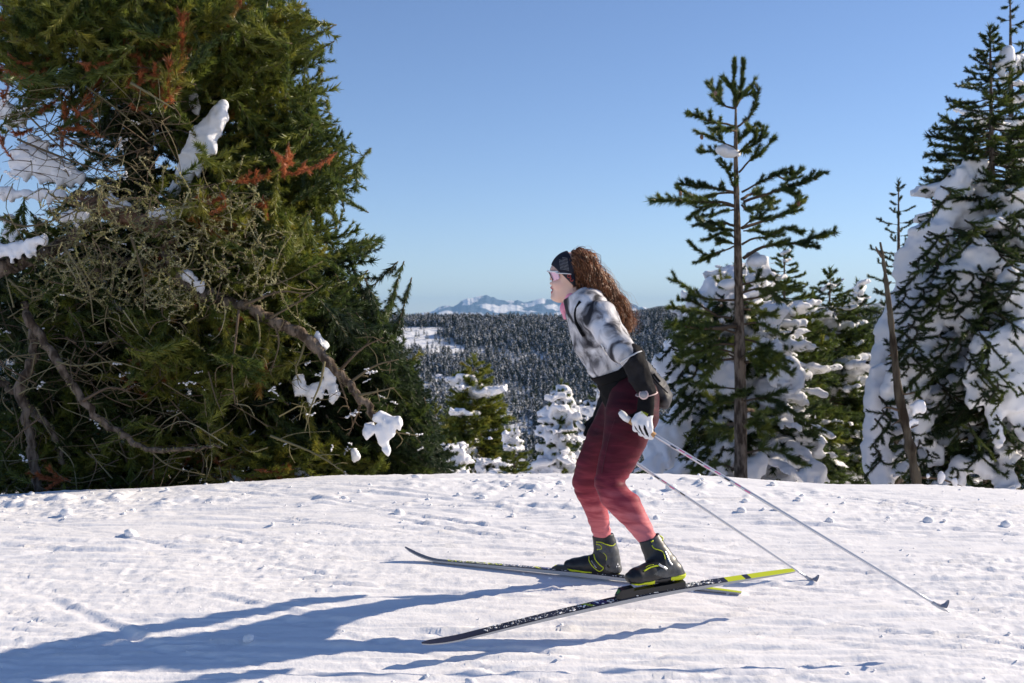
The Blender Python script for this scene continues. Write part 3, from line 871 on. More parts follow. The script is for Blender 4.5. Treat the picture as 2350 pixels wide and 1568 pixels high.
def scatter(name, label, proto, pts, rz, sc):
    me = bpy.data.meshes.new(name)
    me.vertices.add(len(pts)); me.vertices.foreach_set('co', np.ascontiguousarray(pts, np.float32).ravel())
    for k, a in (('rz', rz), ('sc', sc)):
        at = me.attributes.new(k, 'FLOAT', 'POINT'); at.data.foreach_set('value', np.asarray(a, np.float32))
    o = bpy.data.objects.new(name, me); COL.objects.link(o)
    ng = bpy.data.node_groups.new(name, 'GeometryNodeTree')
    ng.interface.new_socket('Geometry', in_out='INPUT', socket_type='NodeSocketGeometry')
    ng.interface.new_socket('Geometry', in_out='OUTPUT', socket_type='NodeSocketGeometry')
    N = ng.nodes; gi, go = N.new('NodeGroupInput'), N.new('NodeGroupOutput')
    iop, oi = N.new('GeometryNodeInstanceOnPoints'), N.new('GeometryNodeObjectInfo')
    oi.inputs['Object'].default_value = proto
    a1, a2, cx = N.new('GeometryNodeInputNamedAttribute'), N.new('GeometryNodeInputNamedAttribute'), N.new('ShaderNodeCombineXYZ')
    a1.data_type = a2.data_type = 'FLOAT'; a1.inputs['Name'].default_value = 'rz'; a2.inputs['Name'].default_value = 'sc'
    L = ng.links
    L.new(gi.outputs[0], iop.inputs['Points']); L.new(oi.outputs['Geometry'], iop.inputs['Instance'])
    L.new(a1.outputs['Attribute'], cx.inputs['Z']); L.new(cx.outputs[0], iop.inputs['Rotation']); L.new(a2.outputs['Attribute'], iop.inputs['Scale'])
    L.new(iop.outputs[0], go.inputs[0])
    md = o.modifiers.new('scatter', 'NODES'); md.node_group = ng
    me.materials.append(M['far_tree'])
    return setp(o, label, 'forest', kind='stuff')

protos = []
for k, sn in enumerate((0.14, 0.30, 0.50)):
    o = far_tree_mesh(100 + k, sn).build('conifer_shape', M['far_tree'], None, smooth=False)
    COL.objects.unlink(o); protos.append(o)
rg = np.random.default_rng(8)
N0 = 115000
fx = rg.uniform(-420, 540, N0); fy = 610 + 430 * rg.random(N0) ** 0.9
dens = 0.5 + 0.75 * fbm2(fx / 55, fy / 45, 3, 77)
px = fx / fy
clear = (px > -0.125) & (px < -0.055 + 0.02 * noise2(fy / 20, fx / 30, 5)) & (fy > 905) & (fy < 992)
keep = (rg.random(N0) < np.clip(dens + .1, 0.16, 1)) & ~(clear & (rg.random(N0) > 0.05))
fx, fy = fx[keep], fy[keep]
fz = ground(fx, fy) - .5
pts = np.stack([fx, fy, fz], 1); kk = rg.integers(0, 3, len(pts))
LB = ['dense dark conifer wood on the far hillside', 'lightly snowed conifers mixed through the far hillside wood', 'heavily snowed conifers mixed through the far hillside wood']
for k in range(3):
    m = kk == k
    scatter('forest', LB[k], protos[k], pts[m], rg.random(m.sum()) * 6.28, rg.uniform(.55, 1.15, m.sum()))
# valley floor wood, nearer and lower
N1 = 5000
fx = rg.uniform(-160, 260, N1); fy = 240 + 380 * rg.random(N1)
pts = np.stack([fx, fy, ground(fx, fy) - .5], 1)
pts = pts[fbm2(fx / 40, fy / 40, 2, 78) > -.1]
scatter('forest', 'snowy conifers filling the valley floor below the hill', protos[1], pts, rg.random(len(pts)) * 6.28, rg.uniform(.5, .95, len(pts)))

# single trees standing on the far skyline
rr = random.Random(2)
sky_x = [884, 893, 903, 914, 925, 931, 944, 952, 966, 975, 990, 1001, 1013, 1024, 1040, 1052, 1066, 1083, 1095, 1112, 1130, 1148, 1161, 1180, 1197, 1214, 1236, 1250, 1455, 1470, 1488, 1503, 1520]
skym = protos[0].data
for x in sky_x:
    Yt = 1018 + rr.uniform(-14, 10)
    Xt = (x - CX) / F * Yt
    o = bpy.data.objects.new('skyline_conifer', skym); COL.objects.link(o)
    o.location = (Xt, Yt, gz(Xt, Yt) - .4); o.rotation_euler = (0, 0, rr.uniform(0, 6))
    k = rr.uniform(.65, 1.15); o.scale = (k, k, k)
    setp(o, 'small dark conifer on the snowy skyline of the far hill', 'tree', 'conifers along the far skyline')

# ---- mid-distance trees below the crest
conifer('snowy_pine', 'pointed green pine with a snow pillow near its top, standing alone below the crest', 'tree', 1088, 818, 30, [(825, 18), (860, 46), (900, 58), (960, 74), (1030, 84), (1100, 92)], 105, 11,
        tint=0.60, snow=0.17, snow_size=0.15, droop=.35, per_m=300, nl=.13, width=.026, lat_step=.075, lat_len=(.2, .6))
conifer('young_pine', 'small green young pine beside the big fallen bough', 'tree', 1000, 928, 27, [(935, 8), (980, 25), (1040, 36), (1110, 45)], 40, 12, tint=.62, snow=.2, snow_size=.2, per_m=300, nl=.12, width=.022, lat_step=.075, lat_len=(.2, .5))
conifer('snowy_pine', 'short pine heaped with snow in front of the skier', 'tree', 1288, 872, 24, [(880, 10), (920, 30), (980, 42), (1040, 44), (1110, 42)], 70, 13, tint=.45, snow=.6, snow_size=.15, droop=.6, per_m=300, nl=.11, width=.02, lat_step=.075, lat_len=(.2, .5))
conifer('young_pine', 'dark slim pine half hidden behind the skier', 'tree', 1378, 850, 26, [(860, 10), (920, 30), (1000, 45), (1110, 60)], 55, 14, tint=.35, snow=.4, snow_size=.13, per_m=300, nl=.11, width=.02, lat_step=.075, lat_len=(.2, .5))
for k, (x, yt, w, tn, sn, lb) in enumerate([(1180, 985, 45, .5, .35, 'low bushy pine with snow patches right of the pointed pine'), (1235, 1040, 30, .45, .5, 'low snow-dusted pine between the pointed pine and the skier'),
                                            (1045, 1010, 30, .55, .3, 'low green pine at the foot of the pointed pine'), (1130, 1050, 40, .5, .6, 'squat snow-flecked pine just behind the crest'), (960, 880, 30, .5, .6, 'snow-flecked pine tip behind the hanging bough')]):
    conifer('small_pine', lb, 'tree', x, yt, 22 + k * 2, [(yt + 5, 6), (yt + 50, w * .7), (1120, w * 1.1)], 45, 30 + k, tint=tn, snow=sn, snow_size=.13, per_m=300, nl=.11, width=.02, lat_step=.075, lat_len=(.15, .45))

# ---- right-hand group
C6 = lambda p: (1466 + p[0] * .3477, 113 + p[1] * .3477)
C7 = lambda p: (1466 + p[0] * .3778, 564 + p[1] * .3778)
def tall_pine():
    Y = 14.0
    t = Tree(41); r = t.r
    base = P(1702, 1100, Y); base[2] = gz(base[0], Y) - .15
    root = thing('tall_pine', (base[0], Y, base[2] + .15), 'tall thin pine with sparse upswept branches rising against the sky', 'tree')
    tk = [(1700, 1100), (1699, 900), (1695, 660), (1691, 480), (1688.5, 363), (1688.5, 250)]
    path = [base] + [P(a, b, Y) for a, b in tk]
    c = spline(path, 40)
    zz = c[:, 2]; rad = np.interp(zz, [base[2], P(0, 1100, Y)[2], P(0, 660, Y)[2], P(0, 363, Y)[2], P(0, 250, Y)[2]], [.105, .088, .055, .026, .015])
    tube(t.wood, c, rad * (1 + .05 * t.rg.normal(size=40)), 10, .2)
    tops = [[(640, 390), (628, 250), (625, 85)], [(642, 380), (680, 230), (690, 75)]]
    up = [[(640, 390), (560, 370), (500, 280), (445, 215)], [(645, 380), (690, 300), (740, 245)], [(640, 290), (600, 240), (580, 210)], [(655, 510), (720, 460), (770, 350), (800, 258)],
          [(640, 510), (560, 490), (480, 480), (400, 450), (325, 420)], [(640, 540), (580, 535), (510, 525)], [(640, 640), (690, 570), (735, 515)], [(650, 690), (730, 620), (770, 590), (780, 520)], [(650, 690), (740, 640), (810, 590), (820, 510)],
          [(635, 650), (560, 620), (470, 580), (360, 535)], [(635, 660), (520, 670), (410, 680)], [(660, 815), (740, 730), (820, 680), (895, 575)], [(635, 930), (600, 840), (565, 750)], [(650, 945), (560, 930), (450, 910), (280, 885)],
          [(650, 950), (540, 950), (420, 980), (330, 960), (250, 910)], [(650, 1050), (560, 1010), (400, 1010), (250, 1000), (75, 1000)], [(650, 1045), (560, 1030), (430, 1040), (330, 1115)], [(640, 1060), (560, 1070), (470, 1105)],
          [(680, 945), (780, 890), (930, 820), (1045, 815)], [(900, 830), (980, 860), (1040, 820)], [(690, 1010), (830, 960), (1000, 905), (1110, 870), (1205, 820)], [(960, 900), (1010, 950)], [(680, 990), (760, 950), (860, 1000), (870, 1050)],
          [(680, 1030), (720, 1060), (820, 1040)], [(680, 1180), (760, 1120), (830, 1120)], [(680, 1180), (800, 1140), (950, 1090), (1040, 1030), (1070, 970)], [(650, 1170), (560, 1150), (440, 1160), (400, 1110)], [(650, 1200), (560, 1190), (450, 1180)],
          [(640, 1250), (560, 1210), (460, 1255)], [(640, 1290), (570, 1270), (530, 1280)], [(680, 1290), (760, 1250), (860, 1240), (960, 1180), (1080, 1210)], [(690, 1200), (780, 1200), (850, 1230)],
          [(690, 1380), (780, 1320), (900, 1290), (1050, 1280), (1180, 1230), (1300, 1210)], [(1020, 1285), (1170, 1305)], [(645, 1295), (560, 1330), (450, 1360), (345, 1290)], [(520, 1342), (420, 1390)]]
    low = [[(600, 330), (480, 330), (370, 310), (290, 250), (215, 200)], [(560, 440), (440, 420), (300, 390), (180, 375)], [(470, 420), (330, 340), (240, 330)], [(600, 450), (430, 560), (250, 580)], [(600, 490), (420, 500), (260, 490), (190, 480)],
           [(590, 600), (480, 600), (380, 640), (260, 660)], [(590, 690), (500, 700), (430, 770), (380, 860)], [(640, 710), (750, 700), (840, 780)], [(640, 570), (720, 590), (830, 660), (900, 720)], [(600, 870), (480, 860), (370, 860)], [(640, 880), (560, 920), (470, 960)],
           [(600, 950), (500, 960), (440, 1000)], [(600, 230), (520, 240), (490, 150)], [(620, 240), (700, 220), (790, 200), (850, 230)], [(620, 330), (740, 310), (860, 260), (970, 270)], [(620, 380), (720, 400), (830, 420)], [(620, 300), (660, 250), (700, 160)], [(620, 480), (720, 470), (830, 520), (900, 560)],
           [(620, 950), (640, 900), (600, 880)], [(640, 1000), (720, 1010), (800, 1080)], [(600, 1080), (500, 1100), (420, 1180)]]
    def go(lst, C, start, r0, tint, lat, ll):
        for pth in lst:
            q = [C(p) for p in pth]
            dY = r.gauss(0, .55) if abs(q[-1][0] - q[0][0]) < 190 else r.gauss(0, .3)
            n = len(q)
            pp = [P(a, b, Y + dY * k / (n - 1)) for k, (a, b) in enumerate(q)]
            L = np.linalg.norm(np.array(pp[-1]) - pp[0])
            t.branch(pp, max(.009, .016 * L + .004), .005, start=start if L > .45 else .1, tint=tint + r.gauss(0, .05), n=12, lat=lat, lat_step=.06, lat_len=ll, flatten=.5)
    for q in tops:
        t.branch([P(*C6(p), Y) for p in q], .014, .006, start=.0, tint=.38, lat=.5, lat_step=.05, lat_len=(.06, .16), flatten=.6)
    go(up, C6, .30, .02, .40, .40, (.08, .24))
    go(low, C7, .35, .025, .44, .34, (.10, .28))
    # whorl fillers lower down that point to and from the viewer
    for k in range(15):
        yy = r.uniform(640, 1090); az = r.uniform(0, 6.28); L = r.uniform(.5, 1.1)
        p = P(1697, yy, Y); o = np.array([math.cos(az), math.sin(az) * 1.0, 0])
        t.branch([p, p + o * L * .5 + np.array([0, 0, .06]), p + o * L + np.array([0, 0, -.12])], .016, .005, start=.3, tint=.45 + r.gauss(0, .08), lat=.5, lat_len=(.12, .34))
    # snow caught where branches fork
    for (a, b, s) in [C6((590, 660)) + (.11,), C6((610, 690)) + (.07,), C6((760, 1390)) + (.11,), C6((770, 1520)) + (.11,), C7((560, 230)) + (.10,), C7((700, 90)) + (.10,)]:
        for k in range(4):
            t.ells.append((P(a, b, Y + .05) + t.rg.normal(0, s * .45, 3) * (1, 1, .5), np.eye(3), (s * .75, s * .6, s * .4)))
    t.finish(root, 900, .082, .0095, snow_h=.018, ang=(.5, 1.2))
    cones = [(420, 455), (415, 580), (275, 955), (1165, 850), (505, 290), (1055, 1020)]
    for p in cones:
        a = Acc(); q = P(*C6(p), Y - .06)
        lump(a, q, (.022, .022, .034), ICO2, .25, 4.0, p[0]); a.build('cone', M['bark_red'], root)
tall_pine()

PB1 = [[(1640, 655, 18, 0), (1615, 690, 22, 0), (1600, 720, 18, 0)], [(1590, 745, 18, 0), (1570, 790, 26, 0), (1545, 815, 26, 0), (1525, 835, 18, 0)], [(1590, 700, 16, -.2), (1585, 740, 20, -.2), (1572, 770, 18, -.2)],
                       [(1565, 960, 24, -.4), (1535, 990, 30, -.4), (1515, 1030, 26, -.4), (1500, 1060, 18, -.4)], [(1640, 850, 28, -.5), (1670, 860, 26, -.5)], [(1780, 850, 20, -.6), (1810, 850, 22, -.6), (1825, 860, 14, -.6)],
                       [(1865, 1090, 16, -.8), (1870, 1070, 14, -.8)], [(1660, 650, 12, 0), (1690, 640, 11, 0)], [(1745, 620, 14, -.3), (1735, 600, 12, -.3)], [(1760, 715, 15, -.5), (1785, 712, 12, -.5)],
                       [(1590, 870, 16, -.4), (1570, 900, 18, -.4)], [(1660, 1040, 18, -.5), (1640, 1060, 20, -.5)], [(1740, 1060, 18, -.6), (1720, 1080, 22, -.6)], [(1745, 790, 16, -.4), (1770, 800, 14, -.4)]]
r2, t2 = conifer('snow_laden_pine', 'broad snow-loaded pine standing behind the tall thin pine', 'tree', 1690, 600, 17, [(610, 20), (680, 90), (780, 140), (900, 170), (1010, 190), (1110, 200)], 200, 51, tint=.36, snow=.75, snow_size=.13, droop=.65, upturn=0.0,
        per_m=420, nl=.085, width=.013, lat_step=.065, lat_len=(.15, .5), pillows=[(16.2, b) for b in PB1], snow_h=.036)
t = Tree(67); r = t.r
for k in range(34):
    y = r.uniform(690, 1085); x = r.uniform(1690 - np.interp(y, [600, 780, 1110], [20, 140, 195]), 1660); Y = r.uniform(15.2, 15.7); L = r.uniform(.3, .6); p = P(x, y, Y)
    t.branch([p + np.array([.12, .3, .12]), p, p + np.array([-L * .45, -.1, -L * .5])], .011, .004, start=.15, tint=.33 + r.gauss(0, .08), lat=.5, lat_len=(.09, .26))
t.finish(r2, 420, .08, .013)
# green trees right of it
conifer('bushy_pine', 'dense green pine with a pointed leader right of the tall thin pine', 'tree', 1800, 572, 19, [(580, 8), (620, 40), (700, 80), (800, 110), (950, 135), (1115, 150)], 175, 52, tint=.42, snow=.2, snow_size=.11, droop=.3, per_m=400, nl=.09, width=.015, lat_step=.07, lat_len=(.15, .5))
conifer('bushy_pine', 'dark pine with snow flecks between the pointed pine and the dead leaning trunk', 'tree', 1905, 618, 21, [(625, 10), (665, 36), (720, 80), (820, 98), (950, 112), (1115, 120)], 175, 53, tint=.38, snow=.2, snow_size=.12, droop=.3, per_m=380, nl=.10, width=.017, lat_step=.075, lat_len=(.15, .5))
conifer('bushy_pine', 'low dark pine filling the gap beside the dead leaning trunk', 'tree', 1968, 645, 22, [(650, 12), (720, 45), (780, 62), (900, 75), (1115, 95)], 130, 56, tint=.3, snow=.2, snow_size=.18, per_m=360, nl=.10, width=.018, lat_step=.08, lat_len=(.15, .5))
conifer('slender_pine', 'slender young pine with open whorls behind the dead leaning trunk', 'tree', 2062, 412, 20, [(425, 8), (470, 30), (500, 48), (560, 55), (630, 80), (700, 90), (760, 90)], 46, 54, tint=.2, snow=0, snow_size=.12, droop=-.05, upturn=.25, per_m=420, nl=.075, width=.014, lat_step=.12, lat_len=(.05, .2))
# dead leaning trunk
def snag():
    t = Tree(61); Y = 12.5
    tk = [(2106, 1128), (2095, 1060), (2080, 985), (2062, 900), (2053, 820), (2045, 740), (2034, 650), (2026, 590), (2020, 556)]
    b = P(2106, 1128, Y); b2 = b.copy(); b2[2] = gz(b[0], Y) - .1; b2[0] += .02
    c = spline([b2] + [P(a, q, Y) for a, q in tk], 34)
    root = thing('dead_trunk', (b2[0], Y, b2[2] + .1), 'grey dead leaning trunk with its top snapped off', 'dead tree')
    tube(t.wood, c, np.interp(np.linspace(0, 1, 34), [0, .3, .7, 1], [.060, .050, .032, .012]) * (1 + .14 * t.rg.normal(size=34)), 9, .2)
    for p in [[(2050, 812), (2038, 818)], [(2024, 590), (2012, 572), (2010, 566)], [(2060, 900), (2078, 905), (2100, 900)], [(2070, 945), (2040, 935), (2025, 938)], [(2082, 985), (2108, 975)], [(2106, 1095), (2160, 1100), (2220, 1122)], [(2072, 960), (2048, 975)], [(2034, 660), (2046, 645)]]:
        q = spline([P(a, b_, Y - .02 * k) for k, (a, b_) in enumerate(p)], 8); ba = Acc(); tube(ba, q, np.linspace(.018, .005, 8), 5, .3); ba.build('branch', M['twig'], root)
    for Yp, bl in [(Y, [(2098, 935, 9, 0), (2110, 930, 11, 0)]), (Y - .05, [(2130, 1090, 5, 0), (2160, 1093, 6, 0), (2190, 1103, 5, 0)]), (Y, [(2084, 975, 6, 0), (2100, 968, 8, 0)])]: t.pillow(Yp, bl)
    t.finish(root, bark_mat=M['dead_wood'], snow_h=.012)
snag()
# big snowy pine at the right edge
PB2 = [[(2195, 425, 24, 0), (2172, 470, 26, 0), (2165, 520, 22, 0), (2150, 560, 26, 0)], [(2150, 520, 22, 0), (2120, 550, 34, 0), (2095, 600, 34, 0), (2085, 650, 30, 0), (2110, 640, 26, 0)],
                       [(2075, 690, 34, 0), (2055, 740, 34, 0), (2040, 790, 30, 0), (2030, 830, 22, 0)], [(2230, 600, 26, -.6), (2200, 640, 32, -.6), (2160, 690, 34, -.6), (2120, 730, 30, -.6), (2105, 770, 22, -.6)],
                       [(2215, 640, 24, -.6), (2225, 690, 22, -.6), (2205, 720, 20, -.6)], [(2070, 840, 30, -.7), (2095, 870, 36, -.7), (2080, 910, 30, -.7), (2110, 830, 24, -.7), (2055, 890, 26, -.7)],
                       [(2020, 860, 26, -.3), (2010, 920, 26, -.3), (2015, 980, 24, -.3)], [(2005, 1000, 20, -.3), (2005, 1050, 20, -.3), (2020, 1090, 20, -.3), (2035, 1040, 16, -.3)],
                       [(2250, 800, 18, -1.1), (2280, 785, 21, -1.1), (2312, 770, 22, -1.1), (2345, 765, 24, -1.1), (2370, 790, 22, -1.1)], [(2240, 830, 16, -1.1), (2234, 860, 14, -1.15), (2230, 890, 12, -1.2), (2232, 915, 9, -1.2)], [(2265, 830, 18, -1.1), (2262, 865, 15, -1.15), (2260, 895, 11, -1.2)], [(2295, 825, 18, -1.1), (2292, 865, 16, -1.15), (2290, 905, 15, -1.2), (2288, 945, 13, -1.2), (2290, 980, 10, -1.25)], [(2325, 820, 19, -1.1), (2322, 860, 17, -1.15), (2324, 900, 14, -1.2), (2320, 935, 10, -1.2)], [(2350, 830, 19, -1.1), (2350, 875, 18, -1.15), (2348, 920, 15, -1.2), (2352, 965, 12, -1.2), (2350, 995, 8, -1.2)], [(2320, 660, 30, -.8), (2345, 640, 34, -.8), (2335, 700, 26, -.8)], [(2330, 490, 18, -.3), (2350, 480, 22, -.3), (2300, 500, 12, -.3)],
                       [(2310, 130, 14, .2), (2298, 160, 12, .2)], [(2130, 1010, 14, -.6), (2145, 1040, 18, -.6)], [(2210, 1060, 14, -.8), (2190, 1090, 18, -.8)], [(2250, 1070, 12, -.9), (2262, 1060, 10, -.9)], [(2300, 1020, 16, -.9), (2320, 1040, 14, -.9)],
                       [(2240, 560, 14, -.5), (2260, 585, 18, -.5), (2280, 600, 16, -.5)], [(2120, 960, 16, -.7), (2105, 985, 14, -.7)], [(2195, 400, 12, 0), (2225, 392, 14, 0), (2250, 385, 10, 0)]]
root, t = conifer('snow_laden_pine', 'huge pine buried under thick snow masses with a green pointed top', 'tree', 2272, 60, 14.5, [(70, 10), (120, 36), (200, 75), (300, 135), (360, 165), (430, 150), (520, 140), (640, 180), (800, 235), (950, 265), (1120, 280)], 330, 55, tint=.32, snow=.5, snow_size=.11,
                  droop=.5, upturn=.12, per_m=480, nl=.072, width=.011, lat_step=.065, lat_len=(.12, .42), pillows=[(14.3, b) for b in PB2], snow_from=430, snow_h=.031)
# drooping green boughs poking out of the snow
t = Tree(66); r = t.r
for k in range(95):
    x, y = r.uniform(2010, 2370), r.uniform(440, 1110)
    if x < 2272 - np.interp(y, [430, 640, 1120], [110, 190, 270]): continue
    Y = 13.6 - .5 * r.random()
    L = r.uniform(.3, .7); p = P(x, y, Y); sx = -1 if x < 2250 else r.choice((-1, 1))
    t.branch([p + np.array([0, .3, .12]), p, p + np.array([sx * L * .5, -.15, -L * .45])], .012, .004, start=.1, tint=.28 + r.gauss(0, .08), lat=.5, lat_len=(.1, .28))
for k in range(20):
    x, y = r.uniform(2225, 2365), r.uniform(770, 1010); Y = r.uniform(12.75, 13.0); L = r.uniform(.25, .5); p = P(x, y, Y)
    t.branch([p + np.array([.05, .3, .1]), p, p + np.array([r.choice((-1, 1)) * L * .4, -.08, -L * .5])], .009, .004, start=.2, tint=.3 + r.gauss(0, .08), lat=.45, lat_len=(.07, .2))
t.finish(root, 450, .068, .011)
conifer('dark_pine', 'dark pine top behind the huge snowy pine at the picture edge', 'tree', 2318, -30, 17, [(-20, 8), (60, 35), (150, 60), (300, 110), (500, 140), (800, 190), (1110, 220)], 110, 57, tint=.25, snow=.3, snow_size=.15, upturn=.2, per_m=400, nl=.085, width=.014, lat_step=.075, lat_len=(.15, .45))
# ---------------------------------------------------------------- the big old pine on the left
def clus(poly, n, r, k=4, s=24):
    out = []
    for (x, y) in pts_in(poly, n // k, r):
        tn = r.gauss(0, .10)
        for j in range(k): out.append((x + r.gauss(0, s), y + r.gauss(0, s * .7), tn))
    return out
def pts_in(poly, n, r):
    xs = [p[0] for p in poly]; ys = [p[1] for p in poly]; out = []
    while len(out) < n:
        x, y = r.uniform(min(xs), max(xs)), r.uniform(min(ys), max(ys))
        if in_poly(np.array([x]), np.array([y]), poly)[0]: out.append((x, y))
    return out
def old_pine():
    t = Tree(77); r = t.r; t.stems = False
    X = P(330, 1100, 10.9)[0]; gzz = gz(X, 10.9)
    root = thing('old_pine', (X, 10.9, gzz), 'big old pine with lichen-covered boughs, rusty dead needles and a long bowed limb', 'tree')
    TY = 10.9
    trunk = spline([(X, TY, gzz - .2), (X + .05, TY, gzz + 2), (X - .05, TY, gzz + 4.4), (X, TY, gzz + 7.2)], 24)
    tube(t.wood, trunk, np.linspace(.24, .06, 24) * (1 + .04 * t.rg.normal(size=24)), 12, .2)
    # limbs
    limbs = []
    def limb(path, radii, Y0, Y1, m, n=40, rough=.11, name='limb'):
        a = Acc(); k = len(path)
        c = spline([P(x, y, Y0 + (Y1 - Y0) * i / (k - 1)) for i, (x, y) in enumerate(path)], n)
        rr = np.interp(np.linspace(0, 1, n), np.linspace(0, 1, len(radii)), radii) * mpx(9) * (1 + rough * t.rg.normal(size=n))
        c = c + t.rg.normal(0, .010, c.shape)
        tube(a, c, rr, 10, .2); a.build(name, m, root)
        limbs.append((c, rr))
        return c
    L1 = limb([(185, 462), (250, 482), (320, 508), (372, 530), (388, 570)], [17, 21, 23, 20, 14], 9.0, 8.8, M['bark_red'])
    L2 = limb([(380, 535), (385, 575), (402, 618), (450, 668), (520, 692), (600, 720), (680, 762), (730, 802), (780, 860), (830, 920), (868, 960), (890, 1000)], [16, 16, 17, 16, 15, 15, 13, 12, 10, 9, 7, 4], 8.8, 8.6, M['bark'], 60)
    L3 = limb([(-60, 640), (0, 618), (60, 598), (130, 570), (195, 522), (235, 488)], [20, 18, 17, 15, 13, 9], 8.7, 9.0, M['bark'])
    L4 = limb([(50, 690), (85, 760), (130, 830), (190, 920), (270, 992), (340, 1030), (440, 1030), (505, 1025)], [8, 10, 9, 8, 7, 6, 4, 2], 8.6, 8.5, M['bark'])
    L5 = limb([(75, 760), (72, 830), (45, 890), (60, 950), (72, 1020), (85, 1110), (90, 1150)], [8, 11, 11, 10, 10, 9, 9], 8.7, 8.7, M['bark'])
    L6 = limb([(-20, 868), (40, 905), (100, 970), (140, 1040), (150, 1140)], [9, 9, 8, 7, 6], 8.8, 8.9, M['bark'])
    L7 = limb([(405, 640), (330, 600), (250, 610), (180, 640), (90, 680)], [9, 10, 9, 8, 6], 8.9, 9.2, M['bark'])
    # limbs join the trunk
    limb([(330, 430), (280, 440), (215, 462), (185, 462)], [26, 26, 25, 22], 10.8, 9.0, M['bark'], 20)
    # hanging side branches and bare twigs
    def twigs(path, Y, r0, tint, n=10, kids=4, kl=40):
        c = spline([P(x, y, Y) for x, y in path], n); tube(t.twig, c, np.linspace(r0, .0035, n), 5, tint)
        for k in range(kids):
            i = r.randrange(2, n - 1); d = np.array([r.gauss(0, 1), r.gauss(0, .6), r.gauss(-.2, .8)]); d /= np.linalg.norm(d)
            l = kl * mpx(Y) * r.uniform(.5, 1.3)
            q = spline([c[i], c[i] + d * l * .5 + t.rg.normal(0, .015, 3), c[i] + d * l + t.rg.normal(0, .04, 3)], 6)
            tube(t.twig, q, np.linspace(.0045, .002, 6), 3, tint + r.uniform(-.1, .15), cap=False)
    for p in [[(458, 690), (455, 760), (462, 830), (450, 900)], [(548, 712), (540, 790), (532, 850), (540, 930)], [(590, 722), (596, 780), (575, 830), (560, 890)], [(630, 745), (640, 790), (620, 860)], [(700, 785), (690, 820), (678, 850), (692, 880)],
              [(745, 830), (735, 880), (715, 930), (700, 990)], [(770, 850), (790, 905), (800, 940)], [(800, 880), (860, 840), (915, 825)], [(822, 908), (860, 900), (905, 890)], [(780, 850), (830, 800), (880, 775)], [(840, 945), (880, 985), (960, 1000)],
              [(620, 730), (690, 690), (740, 655)], [(560, 700), (640, 670), (700, 675)], [(480, 680), (560, 660), (640, 650), (740, 600)], [(830, 920), (815, 960), (800, 1000)], [(868, 960), (900, 980), (925, 1010)],
              [(470, 440), (420, 470), (395, 530), (372, 600)], [(500, 640), (460, 560), (440, 470)], [(270, 1000), (300, 1080), (330, 1140)], [(130, 830), (180, 840), (260, 830), (330, 850)], [(190, 920), (250, 890), (300, 900)],
              [(90, 960), (40, 1000), (10, 1040)], [(340, 1030), (390, 1070), (470, 1090)], [(360, 880), (420, 950), (480, 1000), (560, 1040)], [(620, 1000), (720, 1040), (800, 1090)], [(150, 570), (200, 650), (215, 740)], [(250, 560), (260, 650), (240, 740), (260, 800)],
              [(300, 540), (330, 640), (330, 720)], [(0, 500), (60, 520), (140, 500), (200, 470)], [(20, 640), (80, 690), (140, 660), (200, 690)], [(120, 300), (180, 330), (260, 360), (330, 340)], [(40, 320), (140, 360), (260, 395), (350, 360)],
              [(200, 200), (280, 260), (340, 320)], [(60, 260), (130, 330), (200, 390)], [(280, 230), (340, 270), (355, 330), (300, 370)], [(300, 190), (350, 220), (400, 250)]]:
        twigs(p, r.uniform(8.4, 9.0), r.uniform(.008, .014), r.uniform(.35, .75), kids=6)
    tw = []
    tangle = [(120, 440), (380, 440), (520, 420), (640, 520), (640, 660), (440, 720), (220, 720), (60, 690), (90, 540)]
    for (x, y) in pts_in(tangle, 520, r):
        Y = r.uniform(8.3, 8.95); p = P(x, y, Y); d = np.array([r.gauss(0, 1), r.gauss(0, .5), r.gauss(0, .9)]); d /= np.linalg.norm(d); l = r.uniform(.08, .34)
        q = spline([p, p + d * l * .35 + t.rg.normal(0, l * .12, 3), p + d * l * .7 + t.rg.normal(0, l * .18, 3), p + d * l + t.rg.normal(0, l * .2, 3)], 8)
        tube(t.twig, q, np.linspace(r.uniform(.003, .007), .002, 8), 4, min(1, r.gauss(.6, .22)), cap=False); tw.append(q)
    for (x, y) in pts_in([(0, 700), (430, 740), (620, 900), (700, 1100), (0, 1130)], 330, r):
        Y = r.uniform(8.5, 9.3); p = P(x, y, Y); d = np.array([r.gauss(0, 1), r.gauss(0, .5), r.gauss(-.1, .7)]); d /= np.linalg.norm(d); l = r.uniform(.12, .55)
        q = spline([p, p + d * l * .5 + t.rg.normal(0, l * .12, 3), p + d * l + t.rg.normal(0, l * .15, 3)], 7)
        tube(t.twig, q, np.linspace(r.uniform(.003, .008), .002, 7), 4, np.clip(r.gauss(.5, .22), 0, 1), cap=False)
    for (x, y) in pts_in([(0, 150), (360, 150), (420, 300), (330, 420), (0, 430)], 190, r):
        Y = r.uniform(8.5, 9.4); p = P(x, y, Y); d = np.array([r.gauss(.3, 1), r.gauss(0, .4), r.gauss(-.3, .6)]); d /= np.linalg.norm(d); l = r.uniform(.15, .5)
        q = spline([p, p + d * l * .5 + t.rg.normal(0, l * .12, 3), p + d * l + t.rg.normal(0, l * .15, 3)], 7)
        tube(t.twig, q, np.linspace(r.uniform(.003, .006), .002, 7), 3, np.clip(r.gauss(.45, .2), 0, 1), cap=False)
    # lichen fur on the limbs and twigs
    la = Acc(); A_, B_ = [], []
    for q in tw:
        if r.random() < .75: A_.append(q[:-1]); B_.append(q[1:])
    A_, B_ = np.concatenate(A_), np.concatenate(B_)
    needles(la, A_, B_, 150, .022, .011, t.rg.random(len(A_)), t.rg, (.6, 1.5))
